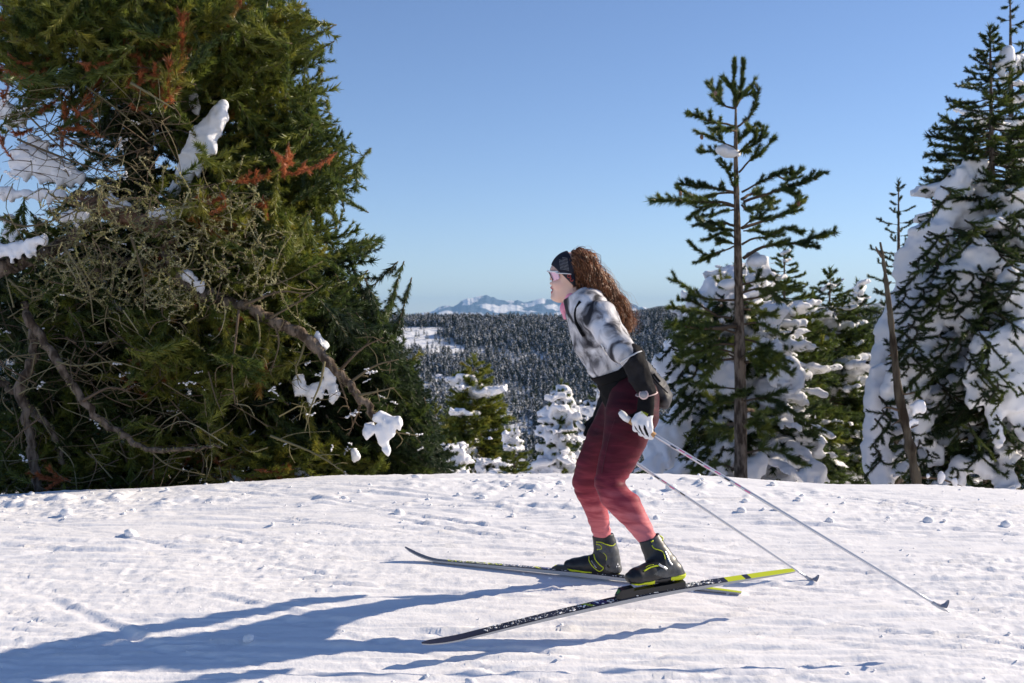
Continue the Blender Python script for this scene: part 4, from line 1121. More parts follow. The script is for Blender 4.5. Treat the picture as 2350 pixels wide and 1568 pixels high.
    for c, rr in limbs:
        for k in range(7):
            o = t.rg.normal(0, 1, 3); o /= np.linalg.norm(o); q = c + o * rr[:, None] * .9
            m = t.rg.random(len(q) - 1) < .45
            needles(la, q[:-1][m], q[1:][m], 160, .024, .012, t.rg.random(m.sum()) * .8, t.rg, (.6, 1.5))
    la.build('lichen', M['lichen'], root, smooth=False)['kind'] = 'stuff'
    # foliage boughs
    def bough(x, y, Y, L, dx, dz, tint, lat=.5, ll=(.12, .36), start=.0, dy=None, step=.06):
        tip = P(x, y, Y); d = np.array([dx, dy if dy is not None else r.gauss(-.1, .45), dz]); d /= np.linalg.norm(d)
        a = tip - d * L; mid = tip - d * L * .45 + np.array([0, 0, -.07 * L])
        return t.branch([a, mid, tip], .0035 + .003 * L, .0025, start=start, tint=tint, n=8, lat=lat, lat_step=step, lat_len=ll, sides=4, bark=r.uniform(.2, .6), flatten=.6)
    edge = [(688, 12), (700, 55), (735, 112), (742, 140), (752, 182), (738, 205), (735, 238), (745, 292), (770, 310), (792, 332), (775, 362), (790, 388), (820, 402), (812, 432), (765, 470), (790, 505), (815, 530), (868, 552), (850, 575), (830, 602), (790, 622), (815, 655), (842, 692), (835, 712), (870, 735), (880, 775)]
    for (x, y) in edge:
        for k in range(3):
            bough(x - abs(r.gauss(0, 26)) * (k > 0), y + r.gauss(0, 14) * (k > 0), 10.2 + r.gauss(0, .35), r.uniform(.7, 1.3), 1, r.uniform(-.1, .4), .44 + r.gauss(0, .09), ll=(.07, .2))
    crownA = [(400, -30), (640, -30), (665, 110), (670, 180), (660, 290), (690, 330), (700, 400), (680, 470), (730, 550), (710, 620), (740, 690), (790, 760), (700, 760), (600, 640), (520, 500), (510, 330), (420, 250)]
    for (x, y, tn) in clus(crownA, 290, r):
        bough(x, y, r.uniform(9.6, 11.2), r.uniform(.5, 1.0), r.gauss(.9, .4), r.gauss(.15, .3), .40 + tn + r.gauss(0, .05))
    for (x, y) in pts_in([(500, 330), (640, 430), (700, 560), (640, 660), (480, 600), (430, 470)], 40, r):
        bough(x, y, r.uniform(9.0, 9.6), r.uniform(.3, .7), r.gauss(.5, .6), r.gauss(-.1, .4), .55 + r.gauss(0, .08))
    crownB = [(0, -30), (580, -30), (560, 110), (420, 190), (300, 210), (170, 185), (0, 170)]
    for (x, y, tn) in clus(crownB, 165, r):
        bough(x, y, r.uniform(8.7, 9.9), r.uniform(.3, .75), r.gauss(.3, .8), r.gauss(.1, .5), .55 + tn * .8 + r.gauss(0, .05))
    for (x, y) in pts_in([(240, 190), (420, 220), (400, 330), (330, 420), (380, 470), (260, 430), (210, 300)], 38, r):
        bough(x, y, r.uniform(9.6, 10.6), r.uniform(.3, .6), r.gauss(.6, .5), r.gauss(.1, .3), .3 + r.gauss(0, .08))
    crownC = [(300, 560), (420, 600), (700, 740), (860, 760), (905, 850), (800, 900), (640, 1000), (420, 1090), (0, 1140), (0, 640), (180, 650)]
    for (x, y, tn) in clus(crownC, 370, r):
        bough(x, y, r.uniform(9.2, 10.9), r.uniform(.4, .95), r.gauss(.4, .7), r.gauss(-.4, .4), .38 + tn * 1.3 + r.gauss(0, .06))
    for (x, y) in pts_in([(330, 640), (640, 760), (620, 900), (400, 880), (310, 780)], 60, r):
        bough(x, y, r.uniform(8.7, 9.3), r.uniform(.25, .6), r.gauss(.2, .7), r.gauss(-.5, .4), .58 + r.gauss(0, .09))
    for (x, y) in pts_in([(0, 540), (200, 560), (260, 760), (0, 800)], 40, r):
        bough(x, y, r.uniform(9.3, 10.5), r.uniform(.3, .7), r.gauss(0, .7), r.gauss(-.3, .4), .28 + r.gauss(0, .09))
    for (x, y) in pts_in([(430, 1000), (860, 1000), (900, 1090), (640, 1115), (0, 1140), (0, 1040)], 120, r):
        bough(x, y, r.uniform(9.0, 10.0), r.uniform(.25, .6), r.gauss(.2, .8), r.gauss(0, .5), .56 + r.gauss(0, .13))
    lobe = [(820, 740), (885, 770), (925, 830), (960, 905), (1000, 1000), (1035, 1085), (1000, 1110), (720, 1110), (760, 950), (700, 880)]  # lower right lobe: the tree's own shade painted as darker needle tint
    for (x, y) in pts_in(lobe, 190, r):
        bough(x, y, r.uniform(9.2, 10.4), r.uniform(.45, .9), r.gauss(.75, .35), r.gauss(-.75, .3), .24 + r.gauss(0, .08), ll=(.12, .34))
    for (x, y) in [(885, 770), (905, 800), (925, 832), (940, 865), (958, 905), (972, 935), (985, 970), (1003, 1002), (1018, 1040), (1035, 1080), (1045, 1095)]:
        for k in range(3): bough(x - 8 * k, y + r.gauss(0, 10), 9.9 + r.gauss(0, .2), r.uniform(.6, 1.0), .55, -.8, .15 + r.gauss(0, .04), ll=(.1, .26))
    # sprays in front, sunlight put into their lighter needle tint
    for (poly, n, tn0, Ya, Yb) in [([(430, 470), (640, 480), (720, 600), (700, 720), (560, 680), (450, 620)], 90, .58, 8.75, 9.3), ([(0, 20), (420, 20), (400, 130), (200, 170), (0, 150)], 70, .60, 8.6, 9.1), ([(380, 0), (680, 0), (700, 150), (560, 230), (420, 190)], 90, .60, 9.3, 9.9),
                                   ([(60, 520), (360, 560), (400, 700), (180, 760), (40, 700)], 21, .52, 8.9, 9.3), ([(330, 720), (620, 780), (600, 930), (380, 900)], 60, .55, 8.6, 9.1), ([(40, 1030), (420, 1010), (880, 1040), (860, 1100), (200, 1130)], 90, .64, 8.8, 9.3), ([(560, 240), (740, 260), (800, 420), (700, 520), (560, 430)], 90, .5, 9.5, 10.0), ([(20, 800), (330, 860), (300, 1000), (30, 1010)], 50, .42, 8.9, 9.5)]:
        for (x, y, tn) in clus(poly, n, r, 3, 18):
            bough(x, y, r.uniform(Ya, Yb), r.uniform(.25, .6), r.gauss(.35, .7), r.gauss(-.05, .5), tn0 + tn * .6 + r.gauss(0, .05))
    # rusty dead needles
    for (cx, cy, s, n) in [(335, 165, 45, 13), (300, 200, 40, 3), (390, 205, 25, 3), (45, 170, 45, 11), (110, 245, 60, 6), (200, 265, 50, 4), (20, 300, 30, 2), (640, 400, 40, 4), (500, 455, 40, 3), (590, 470, 25, 2), (400, 590, 45, 2), (700, 385, 25, 2), (480, 560, 60, 2), (640, 1090, 30, 4), (550, 720, 40, 2), (290, 60, 40, 2), (180, 330, 40, 2), (120, 1090, 40, 2)]:
        for k in range(n):
            bough(cx + r.gauss(0, s * .6), cy + r.gauss(0, s * .55), r.uniform(8.6, 9.2), r.uniform(.12, .3), r.gauss(0, 1), r.gauss(-.2, .7), .93 + r.gauss(0, .04), lat=.35, ll=(.05, .14), step=.05)
    # snow
    for Yp, bl in [(9.2, [(515, 245, 13, 0), (500, 265, 20, 0), (485, 288, 25, 0), (468, 315, 28, 0), (452, 345, 29, 0), (437, 372, 27, 0), (420, 402, 20, 0), (405, 425, 13, 0), (392, 445, 7, 0), (480, 330, 18, -.05)]),
                   (9.1, [(60, 350, 26, 0), (90, 368, 32, 0), (120, 385, 32, 0), (150, 400, 24, 0), (45, 378, 26, 0), (180, 407, 10, 0), (95, 335, 18, 0), (75, 325, 14, 0)]), (8.65, [(-5, 572, 15, 0), (20, 574, 14, 0), (45, 571, 14, 0), (75, 562, 12, 0), (102, 549, 9, 0)]),
                   (9.2, [(10, 250, 18, 0), (30, 258, 16, 0), (48, 272, 12, 0), (20, 275, 10, 0)]), (8.9, [(5, 440, 8, 0), (30, 441, 8, 0), (60, 448, 8, 0), (90, 449, 8, 0), (115, 446, 9, 0), (140, 447, 8, 0)]), (8.85, [(395, 490, 11, 0), (372, 492, 8, 0), (350, 490, 6, 0)]),
                   (8.7, [(425, 624, 7, 0), (436, 636, 9, 0), (450, 650, 8, 0), (460, 656, 5, 0)]), (8.55, [(862, 958, 7, 0), (874, 955, 9.5, 0), (888, 962, 10, 0), (902, 967, 9, 0), (916, 972, 6, 0), (868, 977, 9, 0), (884, 986, 9.5, 0), (899, 990, 7, 0), (878, 1001, 7, 0), (882, 1016, 6, 0), (888, 1030, 4.5, 0), (850, 982, 6, 0), (840, 992, 5, 0)]),
                   (9.0, [(685, 870, 16, 0), (690, 895, 18, 0), (710, 905, 14, 0), (730, 890, 16, 0), (745, 880, 12, 0), (760, 860, 14, 0), (765, 885, 15, 0), (768, 905, 12, 0), (755, 850, 10, 0)]), (9.4, [(172, 742, 14, 0), (185, 730, 15, 0), (178, 755, 8, 0), (235, 712, 14, 0), (262, 700, 17, 0), (280, 690, 12, 0), (245, 690, 14, 0)]),
                   (9.3, [(225, 635, 10, 0), (245, 640, 12, 0), (210, 600, 9, 0), (190, 655, 8, 0)]), (8.8, [(150, 500, 8, 0), (172, 492, 10, 0), (195, 488, 8, 0)]), (9.0, [(528, 1078, 5, 0), (540, 1086, 7, 0), (552, 1096, 8, 0), (556, 1108, 7, 0)]), (9.0, [(685, 1082, 9, 0), (698, 1092, 10, 0), (715, 1102, 9, 0), (740, 1108, 9, 0), (690, 1070, 7, 0)]),
                   (8.75, [(735, 790, 6, 0), (742, 796, 5, 0), (725, 770, 4, 0)]), (8.9, [(812, 1040, 6, 0), (818, 1052, 5, 0)]), (9.6, [(442, 215, 7, 0), (446, 235, 8, 0), (450, 250, 7, 0)]), (9.2, [(275, 1000, 7, 0), (295, 1008, 7, 0), (310, 1020, 5, 0)]), (8.9, [(250, 460, 7, 0), (270, 470, 7, 0), (290, 478, 7, 0)]), (9.0, [(20, 500, 9, 0), (35, 520, 9, 0), (40, 545, 10, 0), (20, 540, 9, 0)])]:
        t.pillow(Yp, [(x, y, q * (.72 if q > 10 and y > 600 else .92), dy) for x, y, q, dy in bl])
    fl = Acc()
    for k in range(110):
        x, y = r.choice([(r.uniform(0, 620), r.uniform(640, 1110)), (r.uniform(0, 330), r.uniform(200, 620)), (r.uniform(560, 980), r.uniform(820, 1100))])
        q = r.uniform(1.6, 3.4) * mpx(9.2); p = P(x, y, r.uniform(8.6, 9.3)); dx = np.array([r.gauss(0, 1), r.gauss(0, .4), r.gauss(-.3, .5)]); dx /= np.linalg.norm(dx); nn = r.randrange(5, 13)
        for j in range(nn): lump(fl, p + dx * q * (j - nn / 2) * r.uniform(.7, 1.2) + t.rg.normal(0, q * .7, 3) * (1, 1, .7), (q * r.uniform(.5, 1.4), q * r.uniform(.6, 1.2), q * r.uniform(.4, 1.0)), ICO1, .6, 1.8, k * 20 + j, rot=r.uniform(0, 3))
    fl.build('snow_flecks', M['tree_snow'], root)['kind'] = 'stuff'
    t.finish(root, 420, .058, .0085, snow_h=.013, Ydist=9.0, snow_amp=.013, snow_freq=15.)
old_pine()
# ---------------------------------------------------------------- the skier
YB = 5.42
skin = mat('skin', (0.62, 0.36, 0.27), 0.5, 0.35, col2=(0.68, 0.41, 0.32), nscale=30, bump=0.05, bscale=300, bdist=.001)
def skin_mat():
    m = ramp_mat('skin', [(0.0, (0.74, 0.47, 0.37)), (0.30, (0.78, 0.51, 0.41)), (0.5, (0.74, 0.40, 0.34)), (0.7, (0.50, 0.16, 0.15)), (0.85, (0.12, 0.03, 0.03)), (0.9, (0.85, 0.82, 0.78)), (1.0, (0.85, 0.82, 0.78))], 0.48, 0.35, bump=.08, bscale=260, bdist=.001)
    return m
SKIN = skin_mat()
def jacket_mat():
    m = bpy.data.materials.new('printed_jacket'); m.use_nodes = True
    nt = m.node_tree; b = nt.nodes['Principled BSDF']; L = nt.links
    tc = nt.nodes.new('ShaderNodeTexCoord')
    def noise(sc, det, dist, rot=0, st=(1, 1, 1)):
        mp = nt.nodes.new('ShaderNodeMapping'); mp.inputs['Rotation'].default_value = (0, rot, 0); mp.inputs['Scale'].default_value = st
        L.new(tc.outputs['Object'], mp.inputs['Vector'])
        n = nt.nodes.new('ShaderNodeTexNoise'); n.inputs['Scale'].default_value = sc; n.inputs['Detail'].default_value = det; n.inputs['Distortion'].default_value = dist
        L.new(mp.outputs[0], n.inputs['Vector']); return n
    n1 = noise(11.0, 10, .9, .6, (1, 1, .75))
    r1 = nt.nodes.new('ShaderNodeValToRGB'); cr = r1.color_ramp
    cr.elements[0].position, cr.elements[0].color = .36, (.03, .029, .034, 1)
    cr.elements[1].position, cr.elements[1].color = .60, (.76, .745, .765, 1)
    e = cr.elements.new(.44); e.color = (.20, .195, .21, 1)
    e = cr.elements.new(.51); e.color = (.50, .49, .51, 1)
    L.new(n1.outputs['Fac'], r1.inputs[0])
    # fine knitted ribs in patches
    wv = nt.nodes.new('ShaderNodeTexWave'); wv.inputs['Scale'].default_value = 62; wv.inputs['Distortion'].default_value = .8
    mp = nt.nodes.new('ShaderNodeMapping'); mp.inputs['Rotation'].default_value = (0, .7, 0); L.new(tc.outputs['Object'], mp.inputs['Vector']); L.new(mp.outputs[0], wv.inputs['Vector'])
    n2 = noise(5.0, 2, .4); r2 = nt.nodes.new('ShaderNodeValToRGB'); r2.color_ramp.elements[0].position = .5; r2.color_ramp.elements[1].position = .56; L.new(n2.outputs['Fac'], r2.inputs[0])
    r3 = nt.nodes.new('ShaderNodeValToRGB'); r3.color_ramp.elements[0].position = .35; r3.color_ramp.elements[0].color = (.5, .5, .5, 1); r3.color_ramp.elements[1].position = .6; L.new(wv.outputs['Fac'], r3.inputs[0])
    mx = nt.nodes.new('ShaderNodeMix'); mx.data_type = 'RGBA'; mx.blend_type = 'MULTIPLY'
    L.new(r2.outputs[0], mx.inputs[0]); L.new(r1.outputs[0], mx.inputs[6]); L.new(r3.outputs[0], mx.inputs[7]); L.new(mx.outputs[2], b.inputs['Base Color'])
    b.inputs['Roughness'].default_value = .75; b.inputs['Specular IOR Level'].default_value = .2
    n3 = noise(26, 4, .6, .5, (1, 1, .6)); bp = nt.nodes.new('ShaderNodeBump'); bp.inputs['Strength'].default_value = .35; bp.inputs['Distance'].default_value = .012
    L.new(n3.outputs['Fac'], bp.inputs['Height']); L.new(bp.outputs[0], b.inputs['Normal'])
    return m
def legging_mat():
    "maroon at the hip fading to coral at the ankle, with soft cross streaks woven in"
    m = bpy.data.materials.new('ombre_leggings'); m.use_nodes = True
    nt = m.node_tree; b = nt.nodes['Principled BSDF']; L = nt.links
    at = nt.nodes.new('ShaderNodeAttribute'); at.attribute_name = 'tint'
    tc = nt.nodes.new('ShaderNodeTexCoord'); mp = nt.nodes.new('ShaderNodeMapping'); mp.inputs['Scale'].default_value = (1.6, 1.6, 9); mp.inputs['Rotation'].default_value = (0, .25, 0)
    L.new(tc.outputs['Object'], mp.inputs['Vector'])
    n = nt.nodes.new('ShaderNodeTexNoise'); n.inputs['Scale'].default_value = 4.5; n.inputs['Detail'].default_value = 5; n.inputs['Distortion'].default_value = .5
    L.new(mp.outputs[0], n.inputs['Vector'])
    ma = nt.nodes.new('ShaderNodeMath'); ma.operation = 'MULTIPLY_ADD'; ma.inputs[1].default_value = .75; L.new(n.outputs['Fac'], ma.inputs[0])
    sb = nt.nodes.new('ShaderNodeMath'); sb.operation = 'SUBTRACT'; sb.inputs[1].default_value = .375; L.new(at.outputs['Fac'], sb.inputs[0]); L.new(sb.outputs[0], ma.inputs[2])
    r = nt.nodes.new('ShaderNodeValToRGB'); cr = r.color_ramp
    st = [(0.0, (.034, .004, .010)), (.30, (.085, .008, .017)), (.5, (.150, .017, .032)), (.68, (.30, .045, .065)), (.85, (.50, .115, .13)), (1.0, (.66, .19, .205))]
    while len(cr.elements) < len(st): cr.elements.new(.5)
    for e, (p, c) in zip(cr.elements, st): e.position = p; e.color = (*c, 1)
    L.new(ma.outputs[0], r.inputs[0]); L.new(r.outputs[0], b.inputs['Base Color'])
    b.inputs['Roughness'].default_value = .6; b.inputs['Specular IOR Level'].default_value = .18
    b.inputs['Sheen Weight'].default_value = .06; b.inputs['Sheen Roughness'].default_value = .4; b.inputs['Sheen Tint'].default_value = (.9, .55, .6, 1)
    mp2 = nt.nodes.new('ShaderNodeMapping'); mp2.inputs['Scale'].default_value = (1, 1, 2.2); L.new(tc.outputs['Object'], mp2.inputs['Vector'])
    n2 = nt.nodes.new('ShaderNodeTexNoise'); n2.inputs['Scale'].default_value = 16; n2.inputs['Detail'].default_value = 3; L.new(mp2.outputs[0], n2.inputs['Vector'])
    bp = nt.nodes.new('ShaderNodeBump'); bp.inputs['Strength'].default_value = .25; bp.inputs['Distance'].default_value = .012
    L.new(n2.outputs['Fac'], bp.inputs['Height']); L.new(bp.outputs[0], b.inputs['Normal'])
    return m
PRINT, LEG = jacket_mat(), legging_mat()
BLACK = mat('black_fabric', (0.009, 0.009, 0.010), .75, .06, bump=.2, bscale=120, bdist=.002)
CHAR = mat('charcoal_softshell', (0.013, 0.0125, 0.014), .75, .06, col2=(.022, .021, .023), nscale=20, bump=.4, bscale=30, bdist=.012)
WHITE = mat('white_leather', (0.78, 0.77, 0.78), .55, .3, bump=.15, bscale=90, bdist=.003)
WPLAST = mat('white_plastic', (0.80, 0.79, 0.79), .3, .5)
PINK = mat('pink_scarf', (0.78, 0.22, 0.36), .75, .2, col2=(.85, .34, .46), nscale=12, bump=.4, bscale=28, bdist=.012)
LIME = mat('lime', (0.55, 0.62, 0.015), .5, .35)
BOOTB = mat('boot_black', (0.014, 0.014, 0.016), .42, .45, bump=.1, bscale=90, bdist=.002)
BOOTG = mat('boot_grey', (0.060, 0.062, 0.064), .4, .45, col2=(.085, .087, .09), nscale=60, bump=.1, bscale=200, bdist=.001)
CHROME = mat('buckle_metal', (0.62, 0.62, 0.64), .3, .5, .85)
HAIR = ramp_mat('curly_hair', [(0.0, (0.018, 0.008, 0.005)), (0.4, (0.085, 0.033, 0.014)), (0.75, (0.29, 0.105, 0.04)), (1.0, (0.48, 0.23, 0.105))], .42, .5)
CORK = mat('cork', (0.42, 0.23, 0.10), .8, .2, col2=(.52, .31, .15), nscale=120)
ROSE = mat('rose_strap', (0.75, 0.55, 0.52), .5, .4)
RED = mat('red_print', (0.75, 0.09, 0.07), .6, .3)
GREYP = mat('grey_print', (0.55, 0.55, 0.57), .6, .3)

def station(lst, Y0, Y1, r0=None):
    n = len(lst)
    return [(*q[:4], Y0 + (Y1 - Y0) * i / (n - 1), q[4]) for i, q in enumerate(lst)]
near_leg = station([(1400, 915, 1512, 912, .115), (1388, 955, 1511, 950, .118), (1383, 1000, 1488, 1003, .098), (1375, 1050, 1461, 1055, .080), (1364, 1104, 1431, 1109, .064), (1376, 1138, 1442, 1134, .058),
                    (1402, 1163, 1471, 1160, .060), (1433, 1199, 1488, 1196, .050), (1466, 1241, 1504, 1227, .038), (1476, 1262, 1514, 1248, .036)], 5.30, 5.02)
far_leg = station([(1385, 930, 1490, 925, .11), (1368, 965, 1480, 962, .108), (1346, 1012, 1450, 1010, .096), (1321, 1070, 1400, 1075, .074), (1313, 1102, 1385, 1108, .066), (1321, 1128, 1385, 1125, .060), (1337, 1160, 1392, 1155, .056),
                   (1350, 1195, 1396, 1185, .046), (1361, 1224, 1401, 1221, .040), (1366, 1245, 1406, 1240, .038)], 5.55, 5.66)
torso = [(1386, 925, 1505, 918, YB, .170), (1380, 895, 1495, 872, YB, .165), (1374, 875, 1470, 838, YB, .150), (1345, 846, 1452, 798, YB, .152), (1320, 800, 1432, 752, YB, .165), (1310, 765, 1416, 715, YB, .178), (1304, 735, 1398, 688, YB, .178), (1300, 712, 1370, 672, YB, .120), (1298, 697, 1345, 668, YB, .070)]
sh_n, sh_f = 5.235, 5.61
near_upper = [(1342, 748, 1408, 700, 5.25, .062), (1372, 786, 1432, 757, 5.16, .062), (1402, 816, 1458, 798, 5.09, .060), (1422, 829, 1476, 810, 5.06, .060)]
near_fore = [(1424, 828, 1478, 808, 5.06, .060), (1436, 852, 1484, 838, 5.05, .056), (1449, 876, 1496, 866, 5.05, .048), (1461, 896, 1503, 889, 5.055, .040), (1467, 910, 1502, 906, 5.06, .034)]
far_upper = [(1345, 745, 1400, 700, 5.60, .060), (1380, 800, 1432, 780, 5.69, .058), (1405, 840, 1448, 835, 5.74, .054)]
far_fore = [(1402, 838, 1448, 838, 5.74, .052), (1385, 880, 1425, 885, 5.76, .047), (1372, 925, 1405, 932, 5.77, .038), (1360, 958, 1392, 966, 5.78, .032)]

skier = thing('person', (*P(1440, 1325, 5.4)[:2], gz(.55, 5.4)), 'skier in a grey tie-dye jacket and maroon leggings gliding on skis', 'person')

# --- body: one continuous figure
YH = 5.44
k_ = mpx(YH)
def hp(x, y, dy=0.0): return P(x, y, YH + dy)
def E(x, y, rx, ry, rz, dy=0.0): return Ell(hp(x, y, dy), (rx * k_, ry, rz * k_))
skull = E(1309, 624, 43, .077, 45)
face = Chain([(1267, 616, 1330, 616, YH, .066), (1268, 636, 1328, 640, YH, .066), (1267, 656, 1322, 660, YH, .060), (1268, 672, 1312, 672, YH, .048), (1272, 684, 1296, 682, YH, .030)])
jaw = Chain([(1300, 655, 1324, 655, YH, .066), (1290, 672, 1312, 680, YH, .052), (1271, 678, 1284, 688, YH, .020)])
nose = U(Cap(hp(1267, 630), hp(1256, 648), .008, .0085), Ell(hp(1256.5, 650), (.0125, .0105, .0085)), k=.004)
wings = U(Cap(hp(1264, 651, -.012), hp(1267, 650, -.014), .0065, .007), Cap(hp(1264, 651, .012), hp(1267, 650, .014), .0065, .007), k=.004)
cheeks = U(E(1282, 652, 15, .028, 12, -.036), E(1282, 652, 15, .028, 12, .036), k=.01)
brow = Cap(hp(1268, 619, -.03), hp(1268, 619, .03), .011, .011)
ulip = U(Cap(hp(1265.5, 660.5), hp(1273, 661.5, -.024), .0068, .004), Cap(hp(1265.5, 660.5), hp(1273, 661.5, .024), .0068, .004), k=.004)
llip = U(Cap(hp(1267, 671.5), hp(1275, 669, -.021), .0068, .004), Cap(hp(1267, 671.5), hp(1275, 669, .021), .0068, .004), k=.004)
chin = E(1272, 682, 8.5, .020, 8)
slot = U(Cap(hp(1263, 666), hp(1276, 664.5, -.027), .0042, .0018), Cap(hp(1263, 666), hp(1276, 664.5, .027), .0042, .0018), k=.002)
neck = Chain([(1296, 676, 1342, 652, YH, .056), (1298, 698, 1350, 672, YB, .060), (1312, 728, 1375, 690, YB, .08)])
sock = U(E(1271, 629, 6, .016, 5, -.033), E(1271, 629, 6, .016, 5, .033), k=.002)
head0 = U(skull, face, jaw, k=.014)
head = U(U(head0, cheeks, brow, chin, neck, k=.012), nose, wings, ulip, llip, k=.0065)
head = Minus(Minus(head, sock, .008), slot, .003)
NL, FL, TO = Chain(near_leg, -.012), Chain(far_leg, -.012), Chain(torso, -.018)
NA = U(Chain(near_upper, -.010), Chain(near_fore, -.008), k=.02); FA = U(Chain(far_upper, -.010), Chain(far_fore, -.006), k=.02)
# hands (inside the gloves) : palm, four bent fingers, thumb, closed on the pole grips
def hand(wr, knuck, tips, thumb, r):
    fs = [Cap(wr, np.mean(knuck, 0), r * 1.5, r * 1.6)]
    for kx in knuck: fs.append(Cap(wr * .45 + kx * .55, kx, r * 1.25, r * 1.12))
    for kx, (m1, m2, e) in zip(knuck, tips): fs += [Cap(kx, m1, r * 1.05, r), Cap(m1, m2, r, r * .95), Cap(m2, e, r * .95, r * .85)]
    fs += [Cap(thumb[0], thumb[1], r * 1.25, r * 1.1), Cap(thumb[1], thumb[2], r * 1.1, r * .9)]
    return U(*fs, k=.006)
# near (left) hand: back towards the viewer, pole grip passes behind the palm
YN = 5.045
nw = P(1484, 925, YN + .012)
nk = [P(1457, 966, YN - .012), P(1469, 974, YN - .018), P(1481, 979, YN - .018), P(1491, 981, YN - .010)]
ntip = [(P(1459, 984, YN + .006), P(1466, 986, YN + .040), P(1470, 973, YN + .048)), (P(1472, 994, YN + .000), P(1478, 995, YN + .040), P(1480, 981, YN + .050)),
        (P(1484, 1000, YN + .000), P(1488, 1000, YN + .038), P(1489, 986, YN + .050)), (P(1493, 1002, YN + .004), P(1496, 1000, YN + .036), P(1496, 988, YN + .046))]
nthumb = (P(1474, 946, YN + .010), P(1458, 955, YN + .036), P(1446, 961, YN + .040))
hand_n = hand(nw, nk, ntip, nthumb, .0098)
YF = 5.79
fw = P(1375, 950, YF)
fk = [P(1350, 982, YF - .030), P(1360, 992, YF - .034), P(1370, 1000, YF - .032), P(1379, 1006, YF - .026)]
ftip = [(a + np.array([-.012, -.004, -.030]), a + np.array([.000, .034, -.036]), a + np.array([.012, .044, -.014])) for a in fk]
fthumb = (P(1362, 962, YF), P(1350, 972, YF + .016), P(1342, 980, YF + .012))
hand_f = hand(fw, fk, ftip, fthumb, .0088)
feet = U(Chain([(1452, 1318, 1450, 1336, 4.935, .028), (1490, 1300, 1492, 1334, 4.97, .036), (1545, 1300, 1545, 1328, 5.01, .030), (1552, 1310, 1556, 1326, 5.02, .028)], -.006), Chain([(1310, 1290, 1310, 1306, 5.68, .03), (1350, 1285, 1352, 1312, 5.66, .036), (1405, 1290, 1405, 1318, 5.64, .03), (1412, 1296, 1415, 1314, 5.635, .028)], -.006), k=.01)
shanks = U(Chain([(1476, 1255, 1514, 1242, 5.03, .032), (1500, 1300, 1545, 1300, 5.0, .032)], -.004), Chain([(1368, 1240, 1404, 1238, 5.66, .034), (1370, 1290, 1414, 1300, 5.65, .034)], -.004), k=.01)
armb = U(TO, NA, FA, k=.035); legs = U(NL, FL, k=.02)
body_f = U(U(armb, legs, feet, shanks, k=.03), U(hand_n, hand_f, k=.003), k=.012)
body_all = lambda p: np.minimum(smin(head(p), body_f(p), .02), 9)
lipf = U(ulip, llip, k=.003)
def skin_attr(V):
    p = V.astype(np.float32)
    a = .15 + .12 * noise3(V[:, 0] * 40, V[:, 1] * 40, V[:, 2] * 40, 3)
    d = cheeks(p); a = np.where(d < .006, np.maximum(a, .36), a)
    d = nose(p); a = np.where(d < .002, np.maximum(a, .42), a)
    d = lipf(p); a = np.where((d < .0018), .68, a)
    d = slot(p); a = np.where(d < .0012, .83, a)
    return a
lo = np.array([.18, 4.86, .45]); hi = np.array([.95, 5.92, 2.22])
body = solid('body', body_all, lo, hi, .006, SKIN, skier, attrs={'tint': skin_attr})
teeth = Acc(); tube(teeth, spline([hp(1277, 663.8, -.018), hp(1270.5, 663.6, -.010), hp(1269, 663.6), hp(1270.5, 663.6, .010), hp(1277, 663.8, .018)], 12), .0032, 6, .95)
teeth.build('teeth', mat('teeth', (.85, .83, .80), .3, .5), skier)

# --- leggings
LGN, LGF = Chain(near_leg), Chain(far_leg)
hipb = Chain([(1392, 900, 1500, 885, YB, .168), (1388, 930, 1511, 925, YB, .172), (1392, 955, 1504, 960, YB, .15)])
leg_f = U(U(LGN, LGF, k=.012), hipb, k=.04)
cutn = Half(1440, 1262, 1530, 1228, 5.05)
cutf = Half(1350, 1240, 1415, 1232, 5.65)
mid = (P(1440, 1230, 5.05) + P(1405, 1230, 5.65)) / 2
cut_leg = lambda p: np.where(p[:, 1] < 5.33, cutn(p), cutf(p))
leg_cut = And(leg_f, cut_leg)
def leg_attr(V):
    x, y = to_px(V); return np.clip((y - 905) / 320, 0, 1) ** 1.35 * .98 + .02
def leg_disp(V):
    x, y = to_px(V)
    near = np.exp(-((y - 1112) / 26) ** 2) + .8 * np.exp(-((y - 1215) / 22) ** 2) + .15
    a = near * .0030 * np.sin((V[:, 2] * 170 + V[:, 0] * 60 + 4 * noise3(V[:, 0] * 9, V[:, 1] * 9, V[:, 2] * 9, 4)))
    return a * np.clip(noise3(V[:, 0] * 12, V[:, 1] * 12, V[:, 2] * 14, 6) + .5, 0, 1) + .004 * noise3(V[:, 0] * 8, V[:, 1] * 8, V[:, 2] * 10, 8)
leggings = solid('leggings', leg_cut, lo, np.array([.95, 5.92, 1.62]), .0065, LEG, skier, leg_disp, attrs={'tint': leg_attr})
def line(name, f, path, Y0, Y1, r, m, parent, n=16, lift=.001):
    a = Acc(); pts = np.array([snap(f, x, y, Y0, Y1, lift) for x, y in path])
    tube(a, spline(pts, n), r, 5, .5); return a.build(name, m, parent)
seam = mat('seam_thread', (.10, .03, .04), .6, .3)
line('seam', leg_f, [(1432, 925), (1412, 960), (1398, 1005), (1388, 1050), (1381, 1085)], 4.9, 5.5, .0012, seam, leggings)

